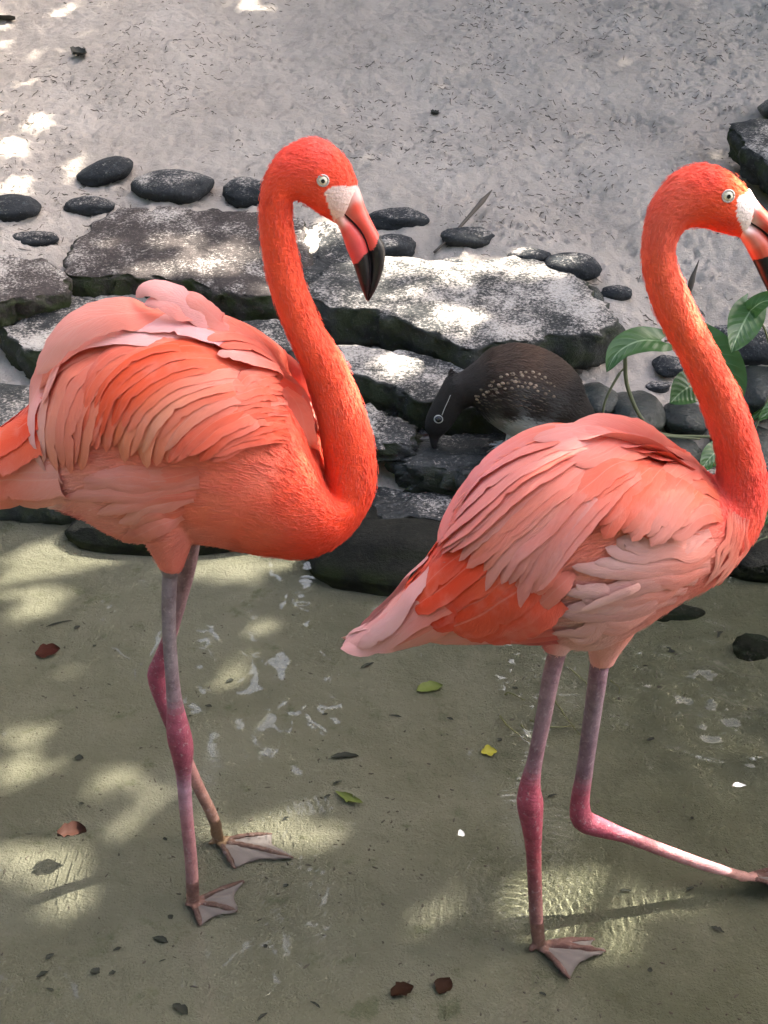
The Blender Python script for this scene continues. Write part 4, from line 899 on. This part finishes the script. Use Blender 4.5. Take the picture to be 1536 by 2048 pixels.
for sgn in (1, -1):
    c = p.copy(); nv = nn.copy()
    if sgn < 0: c[1] = 2*YD-c[1]; nv[1] = -nv[1]
    q = Vector(nv*.4+np.array((0, -sgn, .1))).normalized().to_track_quat('Z', 'Y'); er = .0095
    bm = bmesh.new(); bmesh.ops.create_uvsphere(bm, u_segments=18, v_segments=10, radius=er)
    me = bpy.data.meshes.new('eye'); bm.to_mesh(me); bm.free(); o = adopt(duck, link('eye', me, M_DEYE)); o.location = Vector(c)-Vector(duck.location)-Vector(nv)*er*.15
    th = np.linspace(0, 2*math.pi, 22); rp = np.array([c+np.array(q @ Vector((math.cos(t)*er*1.12, math.sin(t)*er*1.05, .001))) for t in th])
    adopt(duck, link('eye_ring', mesh('ring', *tube(rp, np.full(22, .0017), 6)), M_DRING))
    st = []
    for x, y in ((884, 830), (890, 815), (897, 800), (901, 790)):
        h, n2 = dat(x, y); h = h+n2*.001
        if sgn < 0: h[1] = 2*YD-h[1]
        st.append(h)
    adopt(duck, link('eye_stripe', mesh('stripe', *tube(hermite(st, 12), np.linspace(.0012, .0006, 12), 6)), M_DRING))

# ------------------------------------------------------------------ arrowhead vine on the right shore
def mat_vine():
    b = NB('vine_leaf', .38, .4); q = b.sep(b.n('ShaderNodeUVMap').outputs[0]); a = b.math('ABSOLUTE', b.math('SUBTRACT', q[0], .5))
    rib = b.rng(a, .035, .012); s = b.math('SINE', b.math('MULTIPLY', b.math('SUBTRACT', q[1], b.math('MULTIPLY', a, .7)), 44.0))
    vein = b.math('MULTIPLY', b.rng(s, .95, .995), b.rng(a, .48, .1)); n = b.noise(25, 4)
    c = b.mix(n, (.03, .085, .022), (.065, .15, .045)); c = b.mix(b.math('MAXIMUM', rib, b.math('MULTIPLY', vein, .4)), c, (.22, .32, .17))
    b.done(c, b.bump(b.math('ADD', s, b.math('MULTIPLY', n, 1.5)), .0007, .5))
    tl = b.n('ShaderNodeBsdfTranslucent'); b.l(c, tl.inputs[0]); mx = b.n('ShaderNodeMixShader'); mx.inputs[0].default_value = .3
    b.l(b.b.outputs[0], mx.inputs[1]); b.l(tl.outputs[0], mx.inputs[2]); b.l(mx.outputs[0], b.out.inputs[0]); return b.m
M_VINE = mat_vine(); M_STEM = flatmat('vine_stem', (.14, .15, .08), .6, .3)
vine = empty('arrowhead_vine', Vector(Tm(1330, 868))); tag(vine, 'trailing vine with arrow-shaped green leaves on the stony shore', 'plant')
def vleaf(mid, wpx, Ys, tilt, fold=.25, n=18, m=11):
    """mid = midrib pixels from stalk to tip, Ys = depth at stalk and tip, tilt = how far the blade faces up"""
    q = hermite(mid, n); t = np.linspace(0, 1, n); p = np.array([P(x, y, Ys[0]+(Ys[1]-Ys[0])*k) for (x, y), k in zip(q, t)])
    T = np.gradient(p, axis=0); T /= np.linalg.norm(T, axis=1)[:, None]
    N = np.array((0.05, -math.cos(tilt), math.sin(tilt))); sd = np.cross(N, T); sd /= np.linalg.norm(sd, axis=1)[:, None]; N = np.cross(T, sd)
    Wd = wpx*mpp(p[n//2])*.5; L = np.linalg.norm(p[-1]-p[0]); u = np.linspace(-1, 1, m); V = []
    prof = np.where(t < .3, .62+.38*np.sin(t/.3*math.pi/2), np.cos((t-.3)/.7*math.pi/2)**.8)
    for i in range(n):
        for uu in u:
            back = -.28*L*(abs(uu)**1.6)*(1-t[i])**2
            V.append(p[i]+sd[i]*uu*Wd*prof[i]+T[i]*back-N[i]*fold*Wd*prof[i]*(abs(uu)**1.3)*(-1)+N[i]*.004*math.sin(6*t[i]+3*uu))
    me = mesh('leaf', V, gridfaces(n, m)); ul = me.uv_layers.new(name='UVMap'); li = np.zeros(len(me.loops), np.int32); me.loops.foreach_get('vertex_index', li)
    uvs = np.stack(np.meshgrid(t, (u+1)/2, indexing='ij')[::-1], -1).reshape(-1, 2); ul.data.foreach_set('uv', uvs[li].astype(np.float32).ravel())
    adopt(vine, link('leaf', me, M_VINE)); return p[0]
YV = 2.93
for mid_, wpx, Ys, tl in [([(1322, 682), (1275, 684), (1235, 705), (1213, 745)], 62, (2.95, 2.86), .9), ([(1500, 622), (1487, 645), (1474, 675), (1463, 706)], 72, (2.9, 2.8), .6), ([(1500, 622), (1525, 605), (1570, 590)], 44, (2.9, 2.85), .8),
                          ([(1405, 690), (1440, 730), (1462, 765), (1480, 808)], 92, (2.98, 2.9), .5), ([(1388, 768), (1365, 782), (1340, 808)], 70, (2.99, 2.93), .4), ([(1440, 898), (1420, 915), (1400, 945)], 46, (2.85, 2.78), .6),
                          ([(1585, 800), (1550, 815), (1515, 842)], 40, (2.85, 2.8), .8), ([(1580, 985), (1550, 1010), (1526, 1050)], 60, (2.6, 2.55), .6), ([(1470, 860), (1500, 840), (1545, 800)], 14, (2.85, 2.85), .6)]:
    vleaf(mid_, wpx, Ys, tl)
for st, rr in [([(1250, 712, 2.93), (1254, 770, 2.93), (1285, 840, 2.93), (1322, 868, 2.92), (1420, 874, 2.92), (1500, 885, 2.9)], .0055), ([(1330, 682, 2.95), (1380, 680, 2.98), (1440, 760, 3.0), (1450, 872, 2.95)], .003),
               ([(1250, 712, 2.93), (1262, 690, 2.93)], .002), ([(1240, 745, 2.93), (1220, 780, 2.92), (1208, 810, 2.92), (1206, 842, 2.92)], .0038), ([(1250, 735, 2.94), (1240, 745, 2.93)], .003), ([(1500, 622, 2.9), (1530, 660, 2.93), (1545, 760, 2.95), (1500, 884, 2.92)], .003),
               ([(1275, 862, 2.90), (1330, 872, 2.91), (1400, 878, 2.91)], .004), ([(1480, 1110, 2.6), (1520, 1080, 2.6), (1570, 1070, 2.6)], .003), ([(1470, 870, 2.88), (1510, 835, 2.85), (1560, 800, 2.85)], .0025)]:
    q = hermite([P(x, y, Y) for x, y, Y in st], 20); adopt(vine, link('stem', mesh('stem', *tube(q, np.linspace(rr, rr*.7, 20), 8)), M_STEM))

# ------------------------------------------------------------------ sticks, leaves and litter
M_DRY = flatmat('dry_stalk', (.10, .085, .07), .8, .2); M_LITTER = NB('litter', .85, .2); M_LITTER = M_LITTER.done(M_LITTER.mix(M_LITTER.noise(6, 3), (.055, .047, .04), (.19, .16, .13)))
q = hermite([Tm(868, 505, .006), Tm(905, 470, .02), Tm(945, 425, .035), Tm(984, 380, .05)], 20)
tag(link('dry_stick', mesh('stick', *tube(q, np.interp(np.arange(20), [0, 10, 15, 19], [.004, .006, .009, .0015]), 8)), M_DRY), 'thin dry stalk leaning on the dusty stone by the sand', 'stick')
q = hermite([Tm(1378, 590, .004), Tm(1384, 560, .05), Tm(1398, 520, .10)], 14)
tag(link('dry_stick', mesh('stick', *tube(q, np.interp(np.arange(14), [0, 5, 9, 13], [.006, .010, .005, .001]), 8)), M_DRY), 'short dry sprout standing in the sand framed by the right neck', 'stick')
def leafmesh(L, W, r, curl=.3):
    n, m = 9, 5; V = []
    for i in range(n):
        t = i/(n-1); w_ = W*math.sin(math.pi*min(1, t*.96+.03))**.75*(1+r.normal(0, .15))
        for u in np.linspace(-1, 1, m): V.append(((t-.5)*L+r.normal(0, .012)*L, u*w_+.1*L*math.sin(t*3), curl*W*(u*u)+curl*L*.25*(t-.5)**2+r.normal(0, .03)*W))
    return mesh('leaf', V, gridfaces(n, m))
M_RLEAF = flatmat('red_dead_leaf', (.07, .018, .014), .7, .15); M_BLEAF = flatmat('brown_dead_leaf', (.035, .014, .009), .7, .12); M_DLEAF = flatmat('dark_leaf', (.035, .035, .028), .6, .3); M_YLEAF = flatmat('yellow_leaf', (.40, .36, .05), .6, .3); M_GLEAF = flatmat('green_scrap', (.16, .19, .05), .6, .3); M_WLEAF = flatmat('white_scrap', (.75, .73, .68), .6, .3)
def dead_leaf(x, y, lpx, wpx, rot, mat, label, z=None, cat='leaf', group=None, lift=.004, seed=0, curl=.3):
    c = (GW(x, y, z) if z < -.01 else G(x, y, z)) if z is not None else Tm(x, y); k = mpp(c); r = np.random.default_rng(seed+int(x))
    sn = math.sin(math.atan2(CAM[2]-c[2], c[1]))
    o = link('leaf', leafmesh(lpx*k, wpx*k*.5/sn, r, curl), mat); zz = (float(Hfine(c[0], c[1])) if z is None or z < -.01 else c[2]); o.location = (c[0], c[1], zz+lift); o.rotation_euler = (r.normal(0, .15), r.normal(0, .1), rot)
    tag(o, label, cat, group)
dead_leaf(97, 1306, 48, 26, .3, M_RLEAF, 'curled dark red leaf lying on the pool floor', -.075)
dead_leaf(145, 1674, 56, 28, .2, M_BLEAF, 'curled brown leaf floating beside the sunlit patches', .0, lift=.004, curl=.6)
dead_leaf(690, 1516, 56, 12, .05, M_DLEAF, 'long narrow grey leaf on the pool floor between the flamingos', -.075)
dead_leaf(978, 1504, 32, 20, .2, M_YLEAF, 'small yellow leaf under water near the striding leg', -.075)
dead_leaf(160, 115, 30, 9, .6, M_DLEAF, 'dark slim leaf lying high on the sand', None)
dead_leaf(860, 1378, 56, 22, .3, M_GLEAF, 'green-brown scrap of weed on the pool floor below the pink tail', -.075)
dead_leaf(700, 1600, 22, 40, .9, M_GLEAF, 'pale green blade under water between the flamingos', -.075)
dead_leaf(805, 1985, 50, 30, .4, M_BLEAF, 'dull brown leaf on the pool floor near the ripples', -.075)
dead_leaf(890, 1975, 44, 26, 1.0, M_BLEAF, 'ragged brown leaf beside the dull brown one', -.075, seed=3)
dead_leaf(922, 1672, 14, 10, .5, M_WLEAF, 'tiny white feather scrap on the water by the standing leg', .002)
dead_leaf(1478, 1576, 28, 9, .1, M_WLEAF, 'white feather scrap floating by the rippled water', .002)
dead_leaf(0, 46, 60, 5, .05, M_DLEAF, 'thin dark twig-like leaf at the top of the sand', None)
dead_leaf(870, 230, 16, 7, .2, M_DLEAF, 'small black leaf crumb alone on the sand above the left head', None)
GRP = 'dark scraps scattered on the pool floor'; r0 = np.random.default_rng(9)
near = [(460, 1362, 18, 9), (417, 1414, 17, 8), (650, 1430, 14, 7), (380, 1434, 8, 5), (572, 1795-160, 16, 6), (655, 1593, 20, 6), (675, 1567, 26, 6), (572, 1771, 13, 10), (530, 1892, 13, 9), (158, 1517, 20, 14), (163, 1610, 12, 8), (330, 1678, 12, 8), (340, 1833, 14, 10), (235, 1898, 20, 9), (100, 1915, 22, 12), (85, 1950, 26, 14), (190, 1943, 22, 20), (225, 1945, 16, 12), (100, 1980, 20, 6), (325, 1920, 16, 5), (320, 1880, 40, 14), (120, 1252, 60, 5), (155, 1258, 16, 9), (190, 1295, 10, 6), (735, 1335, 36, 8), (1000, 1480, 12, 10), (1105, 1592, 24, 7), (1385, 1636, 7, 7), (1300, 1476, 14, 9), (1435, 1862, 30, 12), (1300, 1940, 12, 12), (1385, 1635, 8, 6), (1250, 1782, 26, 8), (1380, 1780, 22, 10), (1085, 1988, 18, 8), (630, 2012, 30, 6), (360, 2020, 44, 22), (525, 2035, 30, 8), (1030, 1375, 14, 8), (900, 1440, 16, 6), (790, 1435, 30, 6), (1290, 1330, 20, 5), (1240, 1300, 14, 5), (1340, 1300, 24, 6), (1440, 1270, 20, 6)]
for x, y, l_, w_ in near: dead_leaf(x, y, l_*.9, w_*.7, r0.uniform(-.8, .8), M_DLEAF, 'small dark leaf scrap lying on the pool floor', -.075, group=GRP, seed=int(y))
def litter(n, xr, yr, Lr, wr, seed, name, mat, label, squiggle=1.0, up=.001, lump=.55, pool=False):
    r = np.random.default_rng(seed); V = []; F = []; k = 0; cnt = 0
    X = r.uniform(*xr, n); Y = r.uniform(*yr, n); cl_ = fbm(X, Y, 2.3, 3, seed); keep = cl_ > r.normal(.06 if not pool else -.15, .16, n); X, Y = X[keep], Y[keep]
    for x, y in zip(X, Y):
        L = r.uniform(*Lr)*r.choice((.6, 1, 1, 1.6)); a = r.normal(0, .9) if not pool else r.uniform(0, 3.14); m = 6; t = np.linspace(-.5, .5, m); b = r.normal(0, 1.1)*squiggle; c = r.normal(0, .8)*squiggle
        px = t*L; py = L*.35*(b*(t*t-.1)+c*(t**3)*2); xx = x+px*math.cos(a)-py*math.sin(a); yy = y+px*math.sin(a)+py*math.cos(a); zz = Hfine(xx, yy)
        w_ = r.uniform(*wr)*np.array((.3, .9, 1, 1, .8, .2)); nx, ny = -math.sin(a), math.cos(a); h = up+abs(r.normal(0, up))
        for i in range(m):
            V += [(xx[i]-nx*w_[i], yy[i]-ny*w_[i], zz[i]+h*.2), (xx[i], yy[i], zz[i]+h+w_[i]*.8), (xx[i]+nx*w_[i], yy[i]+ny*w_[i], zz[i]+h*.2)]
        for i in range(m-1):
            for j in range(2): F.append((k+i*3+j, k+i*3+j+1, k+i*3+j+4, k+i*3+j+3))
        k += 3*m
    tag(link(name, mesh(name, V, F), mat), label, 'litter', kind='stuff')
litter(7000, (-1.7, 1.8), (3.35, 5.9), (.007, .024), (.0006, .0018), 71, 'rootlets_and_pit_shade', M_LITTER, 'fine dark rootlets and crumbs over the sand, partly drawn-in shade of its pits')  # dark strips: rootlets, plus the shade of sand pits put in as colour
M_WEED = flatmat('weed_strand', (.16, .155, .07), .7, .2)
r0 = np.random.default_rng(41)
for x0, y0, x1, y1 in [(1000, 1432, 1060, 1485), (1042, 1450, 1075, 1500), (1010, 1390, 1050, 1400), (1110, 1400, 1160, 1470), (1060, 1440, 1150, 1452), (1130, 1330, 1180, 1375), (1220, 1360, 1235, 1385), (1090, 1360, 1110, 1352)]:
    a, b_ = GW(x0, y0, -.070), GW(x1, y1, -.072); m_ = (a+b_)/2+np.array((r0.normal(0, .01), r0.normal(0, .012), .006))
    tag(link('weed_strand', mesh('weed', *tube(hermite([a, m_, b_], 14), np.linspace(.0022, .001, 14), 6)), M_WEED), 'thin yellow-green weed strand under water around the striding legs', 'weed', 'weed strands around the striding legs')
litter(900, (-1.0, 1.0), (1.15, 2.4), (.003, .009), (.0008, .0022), 72, 'pool_litter', M_LITTER, 'fine dark specks of debris on the pool floor', .6, pool=True)
# ------------------------------------------------------------------ shade tree, and unseen trees added to cut skylight and darken reflections
BG = []
for x, y, Y, r in [(618, 850, 1.58, .025), (625, 900, 1.58, .025), (632, 950, 1.58, .025), (610, 800, 1.59, .005),
                   (1350, 545, 1.5, .012), (1365, 585, 1.5, .02), (1385, 620, 1.5, .015), (1410, 660, 1.5, .006), (1445, 740, 1.5, -.004), (1450, 780, 1.5, -.01), (1500, 860, 1.5, -.01),
                   (1478, 400, 1.49, .01), (1492, 430, 1.49, .01), (1480, 365, 1.5, -.015),
                   (1438, 1020, 1.47, -.012), (1420, 1070, 1.46, -.008), (1450, 1080, 1.46, -.01), (1395, 1125, 1.45, -.012), (1460, 1130, 1.46, -.012),
                   (1395, 1722, 1.545, -.005), (1430, 1735, 1.545, -.005), (1190, 840, 1.52, -.03), (352, 1330, 1.53, -.02)]:
    BG.append((*s2(P(x, y, Y))[0], r))
mid = np.array((0.05, 3.0, .2)); tt = 4.3/SUN[2]
build_tree((3.9, 4.9), mid+SUN*tt, (1.9, 3.0, .75), 52000, BG)
for k, (x, y, h) in enumerate([(-7.2, 8.2, 9.5), (-4.6, 9.6, 9.5), (-1.4, 9.0, 8.8), (2.0, 9.8, 9.8), (5.4, 9.2, 6.2), (8.8, 8.6, 5.6),
                               (-6.4, 4.8, 9.5), (-7.0, .6, 8.5), (-6.6, -3.6, 8.0), (-2.8, -5.6, 8.5), (1.4, -6.0, 8.0), (5.4, -5.0, 8.5)]): add_unseen_tree(x, y, h, 60+k)
for ob in bpy.data.objects:
    if ob.type == 'MESH' and ob.name.split('.')[0] in ('ground', 'webbed_foot', 'leaf', 'pool_litter') or (ob.name.startswith('body') and ob.parent and ob.parent.name.startswith('flamingo')): ob.cycles.is_caustics_receiver = True
